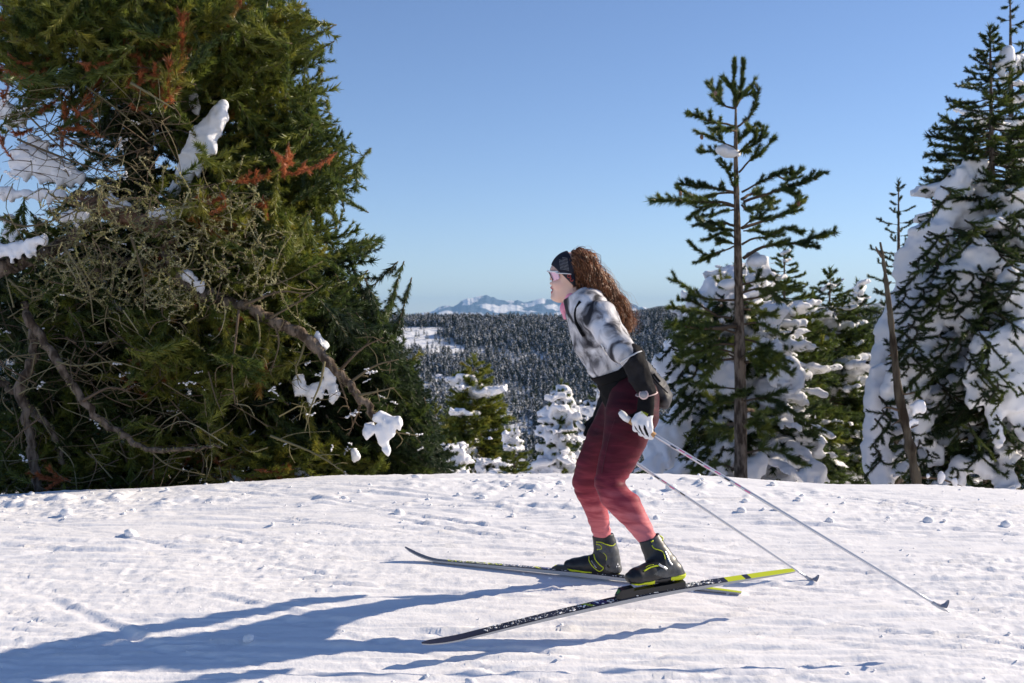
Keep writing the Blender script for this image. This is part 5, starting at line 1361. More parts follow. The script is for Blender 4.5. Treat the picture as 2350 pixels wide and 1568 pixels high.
# --- jacket
def fold(V, amp=.006, s=1.0):
    return amp * (noise3(V[:, 0] * 16 * s + V[:, 2] * 7, V[:, 1] * 10 * s, V[:, 2] * 16 * s - V[:, 0] * 7, 12) + .6 * noise3(V[:, 0] * 34, V[:, 1] * 22, V[:, 2] * 34, 13))
JT = Chain(torso); JN = Chain(near_upper); JF = Chain(far_upper)
collar = Chain([(1298, 722, 1372, 678, YB, .10), (1296, 700, 1352, 666, YB, .072), (1295, 691, 1346, 659, YB, .070)])
jk = U(U(JT, collar, k=.02), JN, JF, k=.022)
inner_neck = Chain([(1303, 700, 1345, 670, YB, .058), (1297, 680, 1342, 650, YB, .060)])
jacket_f = Minus(And(jk, Half(1360, 894, 1520, 846, YB), Half(1350, 652, 1285, 692, YB)), inner_neck)
jacket = solid('jacket', jacket_f, np.array([.22, 4.95, 1.3]), np.array([.9, 5.92, 2.1]), .0065, PRINT, skier, fold)
# dark hem below the belt and dark lower sleeves
hem_f = And(Off(Chain([(1372, 876, 1478, 838, YB, .150), (1379, 896, 1497, 872, YB, .170), (1388, 917, 1503, 905, YB, .176), (1398, 930, 1508, 915, YB, .172)]), .006), Half(1400, 934, 1520, 880, YB))
solid('hem', hem_f, np.array([.3, 5.1, 1.2]), np.array([.85, 5.8, 1.75]), .007, BLACK, jacket, fold)
SLN = Off(Chain(near_fore), .004); SLF = Off(Chain(far_fore), .004)
sleeve_fold = lambda V: fold(V, .007, 1.3)
solid('sleeve', And(SLN, Half(1450, 912, 1510, 903, 5.05)), np.array([.42, 4.9, 1.3]), np.array([.75, 5.2, 1.8]), .005, CHAR, jacket, sleeve_fold)
solid('sleeve', SLF, np.array([.3, 5.6, 1.2]), np.array([.7, 5.92, 1.8]), .006, CHAR, jacket, sleeve_fold)
cuff = Acc(); tube(cuff, spline([snap(Off(JN, .004), x, y, 4.9, 5.3) for x, y in [(1424, 832), (1436, 824), (1452, 815), (1466, 808), (1476, 806)]], 14), .004, 6, .5); cuff.build('cuff_edge', GREYP, jacket)
# chest strap of the harness and zips
line('zip', jk, [(1380, 790), (1386, 803), (1392, 815)], 4.9, 5.5, .0035, WPLAST, jacket)
line('zip', jk, [(1390, 800), (1405, 825), (1418, 842)], 4.9, 5.5, .0025, GREYP, jacket)
line('shoulder_strap', jk, [(1332, 692), (1322, 712), (1322, 735), (1330, 755), (1340, 772)], 4.9, 5.5, .009, BLACK, jacket)
line('zip', jk, [(1301, 722), (1306, 748), (1313, 775), (1322, 800), (1338, 834), (1362, 860)], 5.2, 5.5, .0028, GREYP, jacket, 24)

# --- scarf
sc = U(E(1297, 704, 12, .030, 11), E(1294, 713, 10, .026, 10), E(1299, 724, 8, .022, 10, .004), Chain([(1297, 690, 1345, 662, YH, .066), (1298, 703, 1345, 676, YB, .068)]), E(1306, 690, 9, .04, 7, -.045), E(1311, 682, 7, .03, 7, -.055), k=.012)
solid('scarf', sc, np.array([.2, 5.25, 1.75]), np.array([.45, 5.6, 2.1]), .005, PINK, skier, lambda V: fold(V, .007, 1.6))

# --- headband
hb_head = Off(U(skull, E(1312, 645, 13, .078, 16), k=.012), .007)
hb = And(hb_head, Half(1262, 605, 1320, 663, YH), Half(1324, 636, 1299, 566, YH))
headband = solid('headband', hb, np.array([.14, 5.3, 1.9]), np.array([.4, 5.6, 2.25]), .004, mat('navy_headband', (.013, .013, .022), .6, .3, bump=.1, bscale=200, bdist=.001), skier)
dots = Acc()
for i in range(9):
    for j in range(7):
        x, y = 1283 + j * 3.0 + i * .45, 590 + i * 3.4 + j * .5
        if x > 1301 + i * 1.0 or (i < 2 and j < 3): continue
        p = snap(hb_head, x, y, 5.3, 5.5, .0005); tube(dots, [p - np.array([.0018, 0, 0]), p + np.array([.0018, 0, 0])], .0009, 4, .5)
dots.build('perforations', GREYP, headband)['kind'] = 'stuff'
for x, y, rr_ in [(1306, 634, 3.6), (1312, 642, 3.4)]:
    a = Acc(); th = np.linspace(0, 6.28 if x < 1310 else 4.6, 18)
    tube(a, np.array([snap(hb_head, x + rr_ * math.cos(q), y + rr_ * math.sin(q), 5.3, 5.5, .001) for q in th]), .0013, 4, .5); a.build('logo', RED, headband)

# --- sunglasses: one wide wrap lens with white frame
def glasses():
    lens_m = bpy.data.materials.new('mirror_lens'); lens_m.use_nodes = True
    nt = lens_m.node_tree; b = nt.nodes['Principled BSDF']
    b.inputs['Base Color'].default_value = (.62, .42, .55, 1); b.inputs['Metallic'].default_value = .9; b.inputs['Roughness'].default_value = .08
    g = bpy.data.objects.new('sunglasses', None); COL.objects.link(g); g.parent = skier; g.location = (0, 0, 0)
    g.matrix_parent_inverse.identity(); g.location = -skier.location
    def pt(th, v):
        "th -1..1 round the face, v 0 top .. 1 bottom"
        a = th * 1.42
        x = 1285 - 28.5 * math.cos(a) * (1 - .05 * v); dy = .071 * math.sin(a)
        yb = 645.5 - 8 * abs(th) ** 3 - (6.5 * math.exp(-(th / .2) ** 2))
        y = 622.5 + (yb - 622.5) * v + 1.5 * abs(th)
        return hp(x + 9.5 * v * (1 - abs(th) * .6), y, dy)
    n, m = 33, 9; V = []; f = []
    for s in (0, 1):
        for i in range(n):
            for j in range(m):
                p = pt(-1 + 2 * i / (n - 1), j / (m - 1)); c = hp(1292, 634); d = p - c; d[2] = 0; d /= np.linalg.norm(d); V.append(p - d * .0025 * s)
    o = n * m
    for i in range(n - 1):
        for j in range(m - 1):
            a = i * m + j; f.append((a, a + 1, a + m + 1, a + m)); f.append((o + a, o + a + m, o + a + m + 1, o + a + 1))
    rim = [i * m for i in range(n)] + [(n - 1) * m + j for j in range(1, m)] + [i * m + m - 1 for i in range(n - 2, -1, -1)] + [j for j in range(m - 2, 0, -1)]
    for a, b_ in zip(rim, rim[1:] + rim[:1]): f.append((a, b_, b_ + o, a + o))
    mesh_np('lens', np.array(V), np.array(f), lens_m, g)
    fr = Acc(); tube(fr, np.array([pt(-1 + 2 * i / 40, 0) for i in range(41)]), .0040, 6, .5); fr.build('frame', WPLAST, g)
    for s in (-1, 1):
        a = Acc(); q = [hp(1276, 627, s * .0700), hp(1284, 627.5, s * .0765), hp(1297, 628, s * .083), hp(1311, 629.5, s * .0865)]
        tube(a, spline(q, 14), np.linspace(.0085, .0065, 14), 8, .5, flat=.35); a.build('temple', WPLAST, g)
glasses()

# --- hair
def hair():
    r = random.Random(9); rg_ = np.random.default_rng(9)
    top = spline([(1312, 577), (1330, 573), (1354, 584), (1384, 628), (1420, 678), (1445, 722), (1454, 752)], 24)
    bot = spline([(1316, 652), (1322, 668), (1340, 686), (1356, 714), (1380, 728), (1412, 742), (1440, 770)], 24)
    vol = Chain([(1314, 588, 1318, 650, YH, .070), (1332, 586, 1334, 664, YH, .082), (1352, 600, 1344, 680, YH, .082), (1382, 645, 1366, 706, YH, .076), (1412, 690, 1396, 724, YH, .064), (1434, 728, 1424, 744, YH, .04)], -.006)
    V, Q = surface_net(vol, np.array([.2, 5.25, 1.7]), np.array([.62, 5.62, 2.25]), .008, lambda V: .010 * noise3(V[:, 0] * 40, V[:, 1] * 40, V[:, 2] * 40, 2))
    hr = mesh_np('hair', V, Q, HAIR, skier, attrs={'tint': np.full(len(V), .22)})
    a = Acc(); g24 = np.linspace(0, 1, 24); n = 30
    for k in range(215):
        s = r.random(); q = min(abs(r.gauss(0, .6)), 1.0); w = r.choice((-1, 1, -1)) * (1 - .35 * q)
        t0 = 0.0 if r.random() < .55 else r.uniform(0, .5); t1 = r.uniform(.75, 1.0) if r.random() < .8 else r.uniform(.45, .8)
        if t1 < t0 + .25: t1 = min(1, t0 + .35)
        t = np.linspace(t0, t1, n)
        px_ = np.stack([np.interp(t, g24, top[:, i]) * (1 - s) + np.interp(t, g24, bot[:, i]) * s for i in (0, 1)], 1)
        prof = np.interp(t, [0, .2, .45, .75, 1], [.076, .092, .094, .076, .045])
        dy = w * prof * math.sqrt(max(0, 1 - (2 * s - 1) ** 2 * .85))
        base = np.array([P(x, y, YH + d) for (x, y), d in zip(px_, dy)])
        u = np.linspace(0, 1, n); base += np.cumsum(rg_.normal(0, .0016, (n, 3)), 0)
        amp = np.interp(u, [0, .2, 1], [.004, .013, .020]) * r.uniform(.6, 1.35); fq = r.uniform(3.5, 5.5) * (t1 - t0); ph = r.uniform(0, 6.28)
        T, Uu, W = frames(base); hue = r.gauss(.6, .2)
        for m in range(7):
            wild = m >= 5
            p2 = ph + r.gauss(0, .35) * (2.5 if wild else 1); o = rg_.normal(0, .0035 if not wild else .010, 3); th = p2 + 6.283 * fq * u * r.uniform(.95, 1.05)
            am = amp * r.uniform(.75, 1.25)
            pts = base + Uu * (am * np.cos(th))[:, None] + W * (am * np.sin(th))[:, None] + o * np.minimum(1, u * 4)[:, None] + (np.cumsum(rg_.normal(0, .0030, (n, 3)), 0) if wild else 0)
            rad = r.uniform(.0009, .0019) if not wild else .0006
            tube(a, pts, np.linspace(rad, rad * .45, n), 3, np.clip(hue + r.gauss(0, .15), 0, 1), cap=False)
    a.build('curls', HAIR, hr)['kind'] = 'stuff'
hair()

# --- gloves
gl_n = Off(hand_n, .0042); gl_f = Off(hand_f, .0042)
cuffn = Chain([(1466, 910, 1502, 906, 5.055, .036), (1463, 930, 1501, 930, 5.05, .034), (1462, 948, 1499, 955, 5.045, .030)])
cufff = Chain([(1362, 955, 1394, 962, 5.78, .036), (1352, 975, 1384, 985, 5.78, .032)])
def glove_zone(C):
    x, y = to_px(C)
    blk = in_poly(x, y, [(1450, 900), (1510, 900), (1502, 952), (1486, 957), (1472, 944), (1458, 950), (1445, 950)]) | (y < 935)
    palm = C[:, 1] > YN + .012
    st = np.zeros(len(x), bool)
    for pl in ([(1455, 973), (1457, 978), (1466, 991), (1470, 996), (1463, 990), (1457, 983)], [(1465, 975), (1468, 977), (1476, 994), (1480, 1001), (1473, 996), (1466, 983)], [(1477, 975), (1481, 978), (1487, 994), (1490, 1004), (1483, 998), (1477, 985)]):
        st |= in_poly(x, y, pl)
    return np.where(blk | st | palm, 1, 0)
glove = solid('glove', U(gl_n, cuffn, k=.008), np.array([.4, 4.9, 1.25]), np.array([.72, 5.2, 1.56]), .0028, [WHITE, BLACK], skier, zone=glove_zone)
solid('glove', U(gl_f, cufff, k=.008), np.array([.28, 5.65, 1.1]), np.array([.56, 5.92, 1.45]), .005, [BLACK], skier)
def text_on(name, s, f, x0, y0, x1, y1, hpx, Y0, Y1, m, parent, lift=.0015, spread=1.0):
    "lettering laid on a surface from (x0,y0) to (x1,y1)"
    cu = bpy.data.curves.new(name, 'FONT'); cu.body = s; cu.size = 1.0; cu.extrude = 0.0
    o = bpy.data.objects.new(name, cu); COL.objects.link(o)
    dg = bpy.context.evaluated_depsgraph_get(); dg.update()
    me = bpy.data.meshes.new_from_object(o.evaluated_get(dg)); bpy.data.objects.remove(o)
    V = np.array([v.co[:] for v in me.vertices]); Fs = [tuple(p.vertices) for p in me.polygons]
    w = V[:, 0].max() - V[:, 0].min(); hh = V[:, 1].max()
    a = P(x0, y0, Y0); d = np.array([x1 - x0, y1 - y0], float); L = np.hypot(*d); d /= L; nrm = np.array([d[1], -d[0]])
    W = []
    for v in V:
        u = (v[0] - V[:, 0].min()) / w * L; q = v[1] / hh * hpx
        W.append(snap(f, x0 + d[0] * u + nrm[0] * q, y0 + d[1] * u + nrm[1] * q, Y0, Y1, lift))
    nm = bpy.data.meshes.new(name); nm.from_pydata([tuple(map(float, q)) for q in W], [], Fs); nm.materials.append(m)
    return link_mesh(name, nm, parent)
text_on('lettering', 'SWIX', U(gl_n, cuffn, k=.008), 1470, 949, 1486, 956, 6.5, 4.9, 5.1, LIME, glove)
text_on('lettering', 'odlo', leg_f, 1409, 957, 1428, 958, 4.0, 4.95, 5.4, GREYP, leggings)
ring = Acc(); th = np.linspace(-1.2, 4.6, 16)
tube(ring, np.array([snap(leg_f, 1425 + 4.2 * math.cos(q), 945 + 4.6 * math.sin(q), 4.95, 5.4, .001) for q in th]), .0013, 4, .5); ring.build('logo', WPLAST, leggings)

# --- watch
def watch():
    w = bpy.data.objects.new('watch', None); COL.objects.link(w); w.parent = skier; w.location = -skier.location
    c = snap(SLN, 1477, 906, 4.9, 5.1); c = c + np.array([0, -.004, 0])
    n = np.array([-.18, -.96, .12]); n /= np.linalg.norm(n)
    u = np.cross(n, [0, 0, 1.]); u /= np.linalg.norm(u); v = np.cross(u, n)
    def disc(name, r0, r1, d0, d1, m):
        a = Acc(); tube(a, [c + n * d0, c + n * (d0 + d1) / 2, c + n * d1], [r0, (r0 + r1) / 2, r1], 24, .5); a.build(name, m, w)
    disc('case', .0215, .0215, -.006, .007, ROSE); disc('dial', .0165, .0165, .0072, .0085, mat('watch_dial', (.30, .28, .30), .15, .6))
    a = Acc(); th = np.linspace(0, 6.283, 30)
    ce = Chain(near_fore).c[-1] * .75 + Chain(near_fore).c[-2] * .25
    ax = Chain(near_fore).c[-1] - Chain(near_fore).c[-2]; ax /= np.linalg.norm(ax)
    e1 = np.cross(ax, [0, 1., 0]); e1 /= np.linalg.norm(e1); e2 = np.cross(ax, e1)
    tube(a, np.array([ce + e1 * .0425 * math.cos(q) + e2 * .045 * math.sin(q) for q in th]), .0085, 8, .5, flat=.3); a.build('strap', ROSE, w)
watch()
# ---------------------------------------------------------------- waist pack
pack = thing('waist_pack', tuple(P(1515, 900, YB)), 'dark grey waist pack with black belt worn low on the skier\'s back', 'bag')
belt_f = And(Off(JT, .011), Half(1520, 806, 1360, 866, YB), Half(1360, 889, 1520, 828, YB))
solid('belt', belt_f, np.array([.3, 5.15, 1.4]), np.array([.85, 5.7, 1.85]), .005, BLACK, pack)
bagf = U(Chain([(1462, 836, 1484, 832, YB - .02, .10), (1470, 868, 1508, 858, YB - .02, .125), (1482, 898, 1530, 884, YB - .02, .130), (1498, 918, 1540, 908, YB - .02, .120), (1508, 930, 1536, 922, YB - .02, .10)]), k=.01)
bag = solid('pouch', Off(bagf, -.002), np.array([.5, 5.15, 1.3]), np.array([.9, 5.65, 1.75]), .006, mat('pack_cloth', (.040, .038, .040), .6, .3, col2=(.07, .066, .07), nscale=14, bump=.5, bscale=22, bdist=.02), pack, lambda V: fold(V, .008, 1.2))
line('zip', bagf, [(1488, 850), (1503, 872), (1518, 888), (1532, 902)], 5.0, 5.6, .003, BLACK, bag)
line('strap', bagf, [(1500, 858), (1508, 868), (1515, 876)], 5.0, 5.6, .005, BLACK, bag)
a = Acc(); tube(a, spline([P(1510, 872, YB - .12), P(1516, 880, YB - .12), P(1520, 886, YB - .12)], 6), .004, 6, .5); a.build('buckle', GREYP, pack)

# ---------------------------------------------------------------- boots
def ray_line(name, f, path, Y0, Y1, r, m, parent): return line(name, f, path, Y0, Y1, r, m, parent, max(8, 5 * len(path)), .0005)
def boot_near():
    foot = Chain([(1450, 1313, 1445, 1338, 4.925, .036), (1462, 1303, 1460, 1341, 4.935, .046), (1488, 1291, 1490, 1339, 4.965, .049), (1518, 1275, 1520, 1335, 4.99, .044), (1548, 1292, 1550, 1330, 5.01, .038), (1558, 1303, 1560, 1328, 5.018, .032)])
    ank = Chain([(1467, 1246, 1514, 1226, 5.035, .042), (1473, 1262, 1524, 1245, 5.03, .045), (1480, 1282, 1540, 1272, 5.02, .047), (1488, 1300, 1556, 1296, 5.01, .046), (1500, 1315, 1564, 1312, 5.01, .040)])
    f = U(foot, ank, k=.016)
    shell = Minus(And(f, Half(1530, 1216, 1455, 1250, 5.03)), Chain([(1473, 1240, 1508, 1224, 5.035, .036), (1478, 1252, 1514, 1240, 5.035, .036)]))
    pol = [(1494, 1228), (1520, 1222), (1570, 1318), (1566, 1330), (1545, 1330), (1520, 1325), (1500, 1318), (1515, 1308), (1528, 1300), (1526, 1275), (1515, 1262), (1496, 1252)]
    b = solid('boot', shell, np.array([.48, 4.8, .6]), np.array([.85, 5.15, 1.0]), .0042, [BOOTB, BOOTG], skier, zone=lambda C: in_poly(*to_px(C), pol).astype(int))
    sole = And(Off(foot, .004), Half(1570, 1320.5, 1440, 1334, 4.97))
    solid('sole', sole, np.array([.48, 4.8, .6]), np.array([.85, 5.15, .95]), .004, [LIME, BOOTB], b, zone=lambda C: ((to_px(C)[0] > 1503) & (to_px(C)[0] < 1540) | (to_px(C)[0] < 1449)).astype(int))
    ray_line('piping', shell, [(1496, 1252), (1502, 1259), (1514, 1263), (1522, 1268), (1527, 1284)], 4.8, 5.1, .0022, LIME, b)
    ray_line('piping', shell, [(1482, 1302), (1490, 1298), (1500, 1296)], 4.8, 5.1, .0016, LIME, b)
    ray_line('strap', shell, [(1478, 1311), (1490, 1304), (1502, 1300), (1512, 1298)], 4.8, 5.1, .0040, LIME, b)
    ray_line('tongue', shell, [(1494, 1236), (1495, 1243), (1499, 1241)], 4.8, 5.1, .0035, LIME, b)
    ray_line('piping', shell, [(1514, 1229), (1521, 1235), (1520, 1241)], 4.8, 5.1, .003, LIME, b)
    ray_line('buckle', shell, [(1511, 1295), (1517, 1299), (1524, 1302), (1530, 1307)], 4.8, 5.1, .0062, CHROME, b)
    ray_line('buckle', shell, [(1526, 1265), (1531, 1276), (1537, 1290), (1543, 1297)], 4.8, 5.1, .0045, CHROME, b)
    return b
boot_near()
def boot_far():
    foot = Chain([(1308, 1285, 1303, 1307, 5.70, .036), (1318, 1281, 1318, 1312, 5.69, .046), (1344, 1276, 1345, 1316, 5.67, .049), (1372, 1270, 1374, 1318, 5.65, .046), (1404, 1285, 1404, 1320, 5.64, .040), (1416, 1295, 1416, 1317, 5.635, .034)])
    ank = Chain([(1359, 1232, 1408, 1226, 5.655, .045), (1362, 1250, 1414, 1246, 5.655, .047), (1362, 1268, 1420, 1268, 5.65, .049), (1364, 1288, 1424, 1292, 5.645, .048), (1374, 1304, 1425, 1305, 5.64, .042)])
    f = U(foot, ank, k=.014)
    shell = Minus(And(f, Half(1420, 1222, 1350, 1232, 5.65)), Chain([(1365, 1226, 1402, 1222, 5.655, .038), (1367, 1242, 1404, 1240, 5.655, .038)]))
    pol = [(1367, 1244), (1390, 1249), (1405, 1252), (1413, 1246), (1430, 1250), (1430, 1312), (1412, 1316), (1388, 1308), (1391, 1287), (1391, 1280), (1386, 1272), (1370, 1262)]
    b = solid('boot', shell, np.array([.2, 5.5, .5]), np.array([.62, 5.85, .95]), .0046, [BOOTB, BOOTG], skier, zone=lambda C: in_poly(*to_px(C), pol).astype(int))
    sole = And(Off(foot, .004), Half(1425, 1314, 1300, 1305, 5.66))
    solid('sole', sole, np.array([.2, 5.5, .5]), np.array([.62, 5.85, .85]), .0045, [LIME, BOOTB], b, zone=lambda C: ((to_px(C)[0] > 1358) & (to_px(C)[0] < 1390) | (to_px(C)[1] > 1319 + (to_px(C)[0] - 1400) * .06)).astype(int))
    for pth, w in [([(1368, 1244), (1380, 1245), (1392, 1250), (1405, 1253), (1412, 1248)], .0024), ([(1368, 1249), (1378, 1252), (1380, 1260), (1370, 1261)], .0024), ([(1370, 1262), (1387, 1271), (1392, 1280), (1391, 1286)], .0016),
                   ([(1363, 1272), (1366, 1284), (1376, 1296), (1385, 1303)], .0030), ([(1352, 1277), (1352, 1287), (1360, 1300), (1374, 1311), (1382, 1308), (1385, 1303)], .0024)]:
        ray_line('piping', shell, pth, 5.5, 5.8, w, LIME, b)
    text_on('lettering', 'FISCHER', shell, 1356, 1288, 1368, 1305, 2.4, 5.5, 5.8, WPLAST, b)
    ray_line('dial', shell, [(1396, 1297), (1397, 1300), (1395, 1302)], 5.5, 5.8, .007, BOOTB, b)
    for tri in ([(1418, 1291), (1416, 1297), (1420, 1297)], [(1415, 1298), (1414, 1303), (1417, 1301)], [(1420, 1298), (1419, 1302), (1423, 1300)]):
        nm = bpy.data.meshes.new('mark'); nm.from_pydata([tuple(map(float, snap(shell, x, y, 5.5, 5.8, .0015))) for x, y in tri], [], [(0, 1, 2)]); nm.materials.append(WPLAST); link_mesh('logo', nm, b)
boot_far()

# ---------------------------------------------------------------- skis
TOP = mat('ski_black', (.014, .014, .022), .35, .5, col2=(.022, .022, .04), nscale=6)
SIDE = mat('ski_sidewall', (.42, .42, .43), .45, .4)
BASE = mat('ski_base', (.26, .25, .30), .4, .4)
def ski(label, tip, tail, roll, tip_rise, seed, near, bh=.012, camber=.012):
    tip, tail = np.array(tip), np.array(tail)
    ax = tail - tip; L = np.linalg.norm(ax); ax /= L
    side = np.cross(ax, [0, 0, 1.]); side /= np.linalg.norm(side)
    up = np.cross(side, ax); up /= np.linalg.norm(up)
    up = up if up[2] > 0 else -up
    up = up * math.cos(roll) + side * math.sin(roll); side = np.cross(ax, up)
    root = thing('cross_country_ski', tip + ax * L * .55, label, 'ski', 'pair of cross-country skis')
    n = 60; t = np.linspace(0, 1, n)
    wd = np.interp(t, [0, .012, .05, .5, .93, .99, 1], [.006, .016, .0215, .022, .0205, .018, .014])
    th = np.interp(t, [0, .08, .35, .55, .75, 1], [.006, .009, .018, .023, .017, .007])
    rise = tip_rise * np.clip(1 - t / .12, 0, 1) ** 2 + camber * np.sin(math.pi * np.clip((t - .08) / .92, 0, 1))
    cen = tip + ax * (t * L)[:, None] + up * rise[:, None] - up * tip_rise
    def strip(rows, close):
        V = np.concatenate(rows, 0); k = len(rows); f = []
        for j in range(k if close else k - 1):
            j2 = (j + 1) % k
            for i in range(n - 1): f.append((j * n + i, j * n + i + 1, j2 * n + i + 1, j2 * n + i))
        return V, f
    S = lambda a, b: cen + side * (wd * a)[:, None] + up * (th * b)[:, None]
    V, f = strip([S(-1, 0), S(1, 0), S(1, .82), S(-1, .82)], True)
    f += [(0, n, 2 * n, 3 * n), (n - 1, 4 * n - 1, 3 * n - 1, 2 * n - 1)]
    mi = [0 if k < n - 1 else 1 for k in range(len(f))]
    o = mesh_np('ski_body', V, np.array(f), [BASE, SIDE], root, False, mi)
    rows = [S(-.99, .82), S(-.86, 1.0), S(.86, 1.0), S(.99, .82)]
    V2, f2 = strip(rows, False)
    tt = np.tile(t[:-1], 3)
    lime = (tt > .79) & (tt < .985) & ~((tt > .84) & (tt < .855)) if near else (tt > .80)
    mi2 = np.where(lime, 1, 0)
    ts = mesh_np('topsheet', V2, np.array(f2), [TOP, LIME], root, False, mi2)
    top = lambda q, s, h=0.0: np.array([np.interp(q, t, cen[:, k]) for k in range(3)]) + side * s + up * (np.interp(q, t, th) + h)
    def patch(name, q0, q1, s0, s1, m, slant=0.0):
        p = [top(q0, s0, .0006), top(q1, s0 , .0006), top(q1 + slant, s1, .0006), top(q0 + slant, s1, .0006)]
        nm = bpy.data.meshes.new(name); nm.from_pydata([tuple(map(float, x)) for x in p], [], [(0, 1, 2, 3)]); nm.materials.append(m); link_mesh(name, nm, ts)
    patch('stripe', .40, .412, -.017, .017, LIME, .02)
    patch('panel', .425, .455, -.016, .016, mat('ski_blue', (.05, .05, .16), .4, .4), .01)
    # lettering along the fore-body
    cu = bpy.data.curves.new('lettering', 'FONT'); cu.body = 'FISCHER'; cu.shear = .3
    to = bpy.data.objects.new('lettering', cu); COL.objects.link(to)
    dg = bpy.context.evaluated_depsgraph_get(); dg.update()
    me = bpy.data.meshes.new_from_object(to.evaluated_get(dg)); bpy.data.objects.remove(to)
    tv = np.array([v.co[:] for v in me.vertices]); w = tv[:, 0].max(); hh = tv[:, 1].max()
    for q0, q1, m in ([(.62, .70, GREYP)] if near else [(.13, .31, LIME)]):
        W = [top(q0 + (q1 - q0) * v[0] / w, (v[1] / hh - .5) * .030, .0008) for v in tv]
        nm = bpy.data.meshes.new('lettering'); nm.from_pydata([tuple(map(float, x)) for x in W], [], [tuple(p.vertices) for p in me.polygons]); nm.materials.append(m)
        link_mesh('lettering', nm, ts)
    def qx(x):
        qs = np.linspace(0, 1, 400); return float(qs[np.argmin(np.abs(to_px(np.array([top(q, 0) for q in qs]))[0] - x))])
    b0, b1, b2 = (qx(1412), qx(1452), qx(1570)) if near else (qx(1268), qx(1310), qx(1432))
    # binding: plate, toe piece, heel pad
    def block(name, q0, q1, hw, h0, h1, m, par, taper=1.0):
        a = Acc(); P0 = []
        for q, k in ((q0, taper), (q0 + (q1 - q0) * .25, 1), (q1, 1)):
            P0 += [top(q, -hw * k, h0), top(q, hw * k, h0), top(q, hw * .8 * k, h0 + (h1 - h0) * (.35 if k < 1 else 1)), top(q, -hw * .8 * k, h0 + (h1 - h0) * (.35 if k < 1 else 1))]
        fs = [(0, 1, 2, 3), (11, 10, 9, 8)]
        for i in (0, 4):
            for j in range(4): fs.append((i + j, i + 4 + j, i + 4 + (j + 1) % 4, i + (j + 1) % 4))
        a.add(P0, None, np.array(fs)); return a.build(name, m, par, False)
    bd = block('binding', b0 + .01, b2, .016, -.001, bh, BOOTB, root)
    block('toe_piece', b0, b1, .019, .002, bh + .016, BOOTB, bd, .55)
    block('lever', b0 + .003, b0 + .022, .012, bh * .6, bh + .013, LIME if not near else mat('green_lever', (.05, .16, .03), .4, .4), bd, .6)
    # snow sticking to the topsheet
    sn = Acc(); r = random.Random(seed)
    for k in range(330):
        q = r.uniform(.15, .78); s = r.uniform(-.018, .018); z = .0012 + .0035 * r.random() ** 3 * (1.6 if .5 < q < .75 else 1)
        lump(sn, top(q, s, z * .2), (z * 1.5, z, z * .6), ICO1, .4, 1.7, k)
    sn.build('snow_flecks', M['snow'], root)['kind'] = 'stuff'
    return root
# far ski: flat on the snow
A, B = GP(930, 1283), GP(1702, 1364)
A[2] = gz(A[0], A[1]) + .004; B[2] = gz(B[0], B[1]) + .004
ski('black and lime ski gliding flat on the snow under the rear leg', A + np.array([0, 0, .055]), B + np.array([0, 0, .055]), 0.0, .055, 1, False, .006, .004)
ROLL = .25
# near ski: just lifted and edged towards the viewer
nt, nl = P(968, 1478, 4.60), P(1822, 1305, 5.225)
ski('black ski with grey sidewall lifted off the snow under the front leg', nt, nl, ROLL, .012, 2, True, .026, .020)

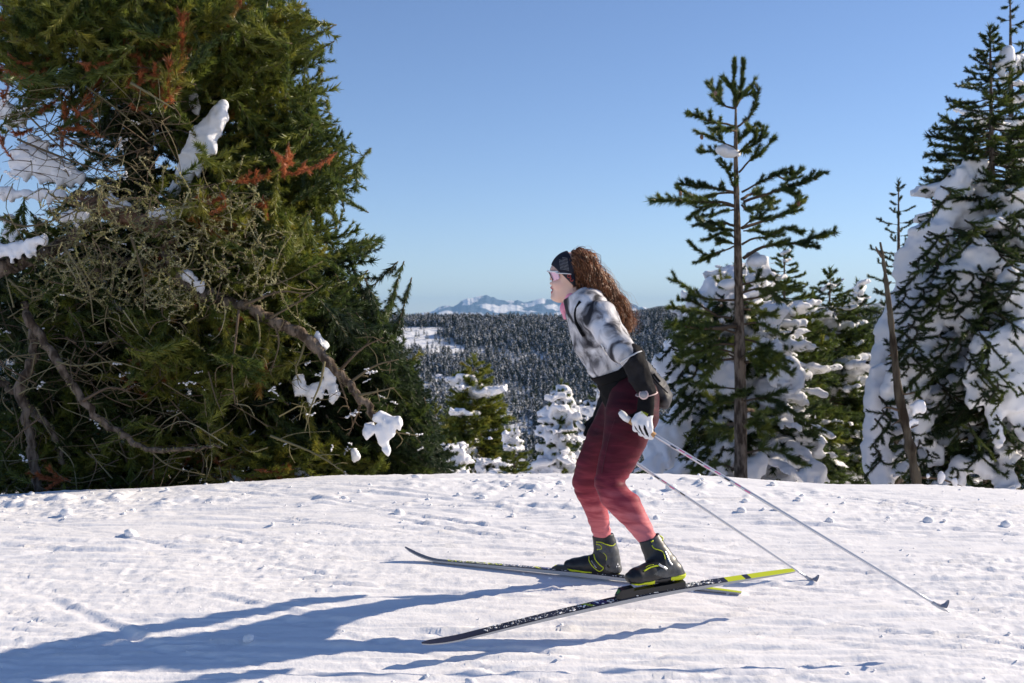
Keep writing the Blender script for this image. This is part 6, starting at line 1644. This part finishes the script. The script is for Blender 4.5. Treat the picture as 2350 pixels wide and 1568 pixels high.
# ---------------------------------------------------------------- poles
SHAFT = mat('pole_shaft', (.62, .62, .65), .28, .5, .55)
def pole(label, top, tip, basket_t, dec, near):
    top, tip = np.array(top), np.array(tip); ax = tip - top; L = np.linalg.norm(ax); ax /= L
    root = thing('ski_pole', tip, label, 'ski pole', 'pair of ski poles')
    a = Acc(); tube(a, np.array([top + ax * .10 + ax * (L - .14) * u for u in np.linspace(0, 1, 14)]), np.linspace(.0088, .0058, 14), 12, .5); sh = a.build('shaft', SHAFT, root)
    u = np.cross(ax, [0, 1., 0]); u /= np.linalg.norm(u); w = np.cross(ax, u)
    a = Acc(); tube(a, [top + ax * .02, top + ax * .05, top + ax * .10, top + ax * .16], [.0135, .0150, .0140, .0115], 12, .5); gr = a.build('grip', CORK, root)
    up = -u if u[2] < 0 else u
    a = Acc(); tube(a, [top - ax * .028 + up * .010, top - ax * .012 + up * .006, top + ax * .008, top + ax * .030], [.011, .0165, .0165, .0140], 12, .5); a.build('grip_cap', WPLAST, gr)
    a = Acc(); tube(a, spline([top + ax * .01 + up * .015, top + ax * .03 + up * .032, top + ax * .07 + up * .036, top + ax * .10 + up * .030], 12), .006, 6, .5, flat=.3); a.build('strap', BLACK, root)
    for k, q in enumerate(dec):
        m = mat('pole_pink', (.78, .16, .34), .4, .4) if k % 3 else BLACK
        c = top + ax * q; r0 = np.interp(q, [.1, L], [.0088, .0058]) + .0006
        b_ = Acc(); th = np.linspace(-.5 + .4 * (k % 2), .15 + .4 * (k % 2), 8)
        V = []
        for j, z in enumerate(np.linspace(0, .028, 6)):
            for s in th: V.append(c + ax * (z + .004 * s) + (np.array([0, -1, 0]) * math.cos(s) + up * math.sin(s)) * r0)
        f = [(j * 8 + i, j * 8 + i + 1, (j + 1) * 8 + i + 1, (j + 1) * 8 + i) for j in range(5) for i in range(7)]
        b_.add(V, None, np.array(f)); b_.build('decal', m, sh)
    # half basket and spike
    c = tip - ax * basket_t
    V = []; f = []
    dn = -up
    for i in range(9):
        an = -1.3 + 2.6 * i / 8
        rad = (up * math.cos(an) + w * math.sin(an))
        for s, (d, rr_) in enumerate([(-.035, .006), (-.012, .012), (.002, .030), (.004, .044)]):
            V.append(c + ax * d * (1 if near else 1) + rad * rr_)
    for i in range(8):
        for s in range(3): f.append((i * 4 + s, i * 4 + s + 1, (i + 1) * 4 + s + 1, (i + 1) * 4 + s))
    V = np.array(V); o = len(V); V2 = np.concatenate([V, V + ax * .0025]); f2 = f + [tuple(o + k for k in q[::-1]) for q in f]
    mesh_np('basket', V2, np.array(f2), mat('basket', (.34, .33, .37), .5, .4), root, False)
    a = Acc(); tube(a, [tip - ax * (basket_t + .045), tip - ax * basket_t, tip - ax * .02], [.0075, .0085, .005], 10, .5); a.build('ferrule', GREYP, root)
    a = Acc(); tube(a, [tip - ax * .02, tip - ax * .01, tip], [.003, .0025, .0006], 8, .5); a.build('spike', CHROME, root)
pole('ski pole held in the white glove, its tip swinging above the snow', P(1432, 957, YN + .028), P(2180, 1407, 4.72), .035, [.24, .28, .32, .37, .41, .46, .51, .56, .61], True)
ft = GP(1884, 1330)
ft[2] = trail_z(ft[0], ft[1]) - .03
pole('ski pole planted in the snow behind the skier\'s legs', P(1332, 978, 5.80), ft, .045, [.45, .49, .54, .60], False)
# ---------------------------------------------------------------- air
def haze():
    lo, hi = (-32000, -900, -180), (32000, 29000, 560)
    V = [(x, y, z) for x in (lo[0], hi[0]) for y in (lo[1], hi[1]) for z in (lo[2], hi[2])]
    Fc = np.array([[0, 1, 3, 2], [4, 6, 7, 5], [0, 4, 5, 1], [2, 3, 7, 6], [0, 2, 6, 4], [1, 5, 7, 3]])
    m = bpy.data.materials.new('haze'); m.use_nodes = True
    nt = m.node_tree; nt.nodes.clear()
    out = nt.nodes.new('ShaderNodeOutputMaterial'); pv = nt.nodes.new('ShaderNodeVolumePrincipled')
    pv.inputs['Color'].default_value = (0.36, 0.64, 1.0, 1)
    pv.inputs['Density'].default_value = 3.8e-5
    pv.inputs['Anisotropy'].default_value = 0.0
    nt.links.new(pv.outputs[0], out.inputs['Volume'])
    setp(mesh_np('haze', np.array(V, float), Fc, m, smooth=False), 'thin blue winter haze over the valley', 'haze', kind='stuff')
haze()
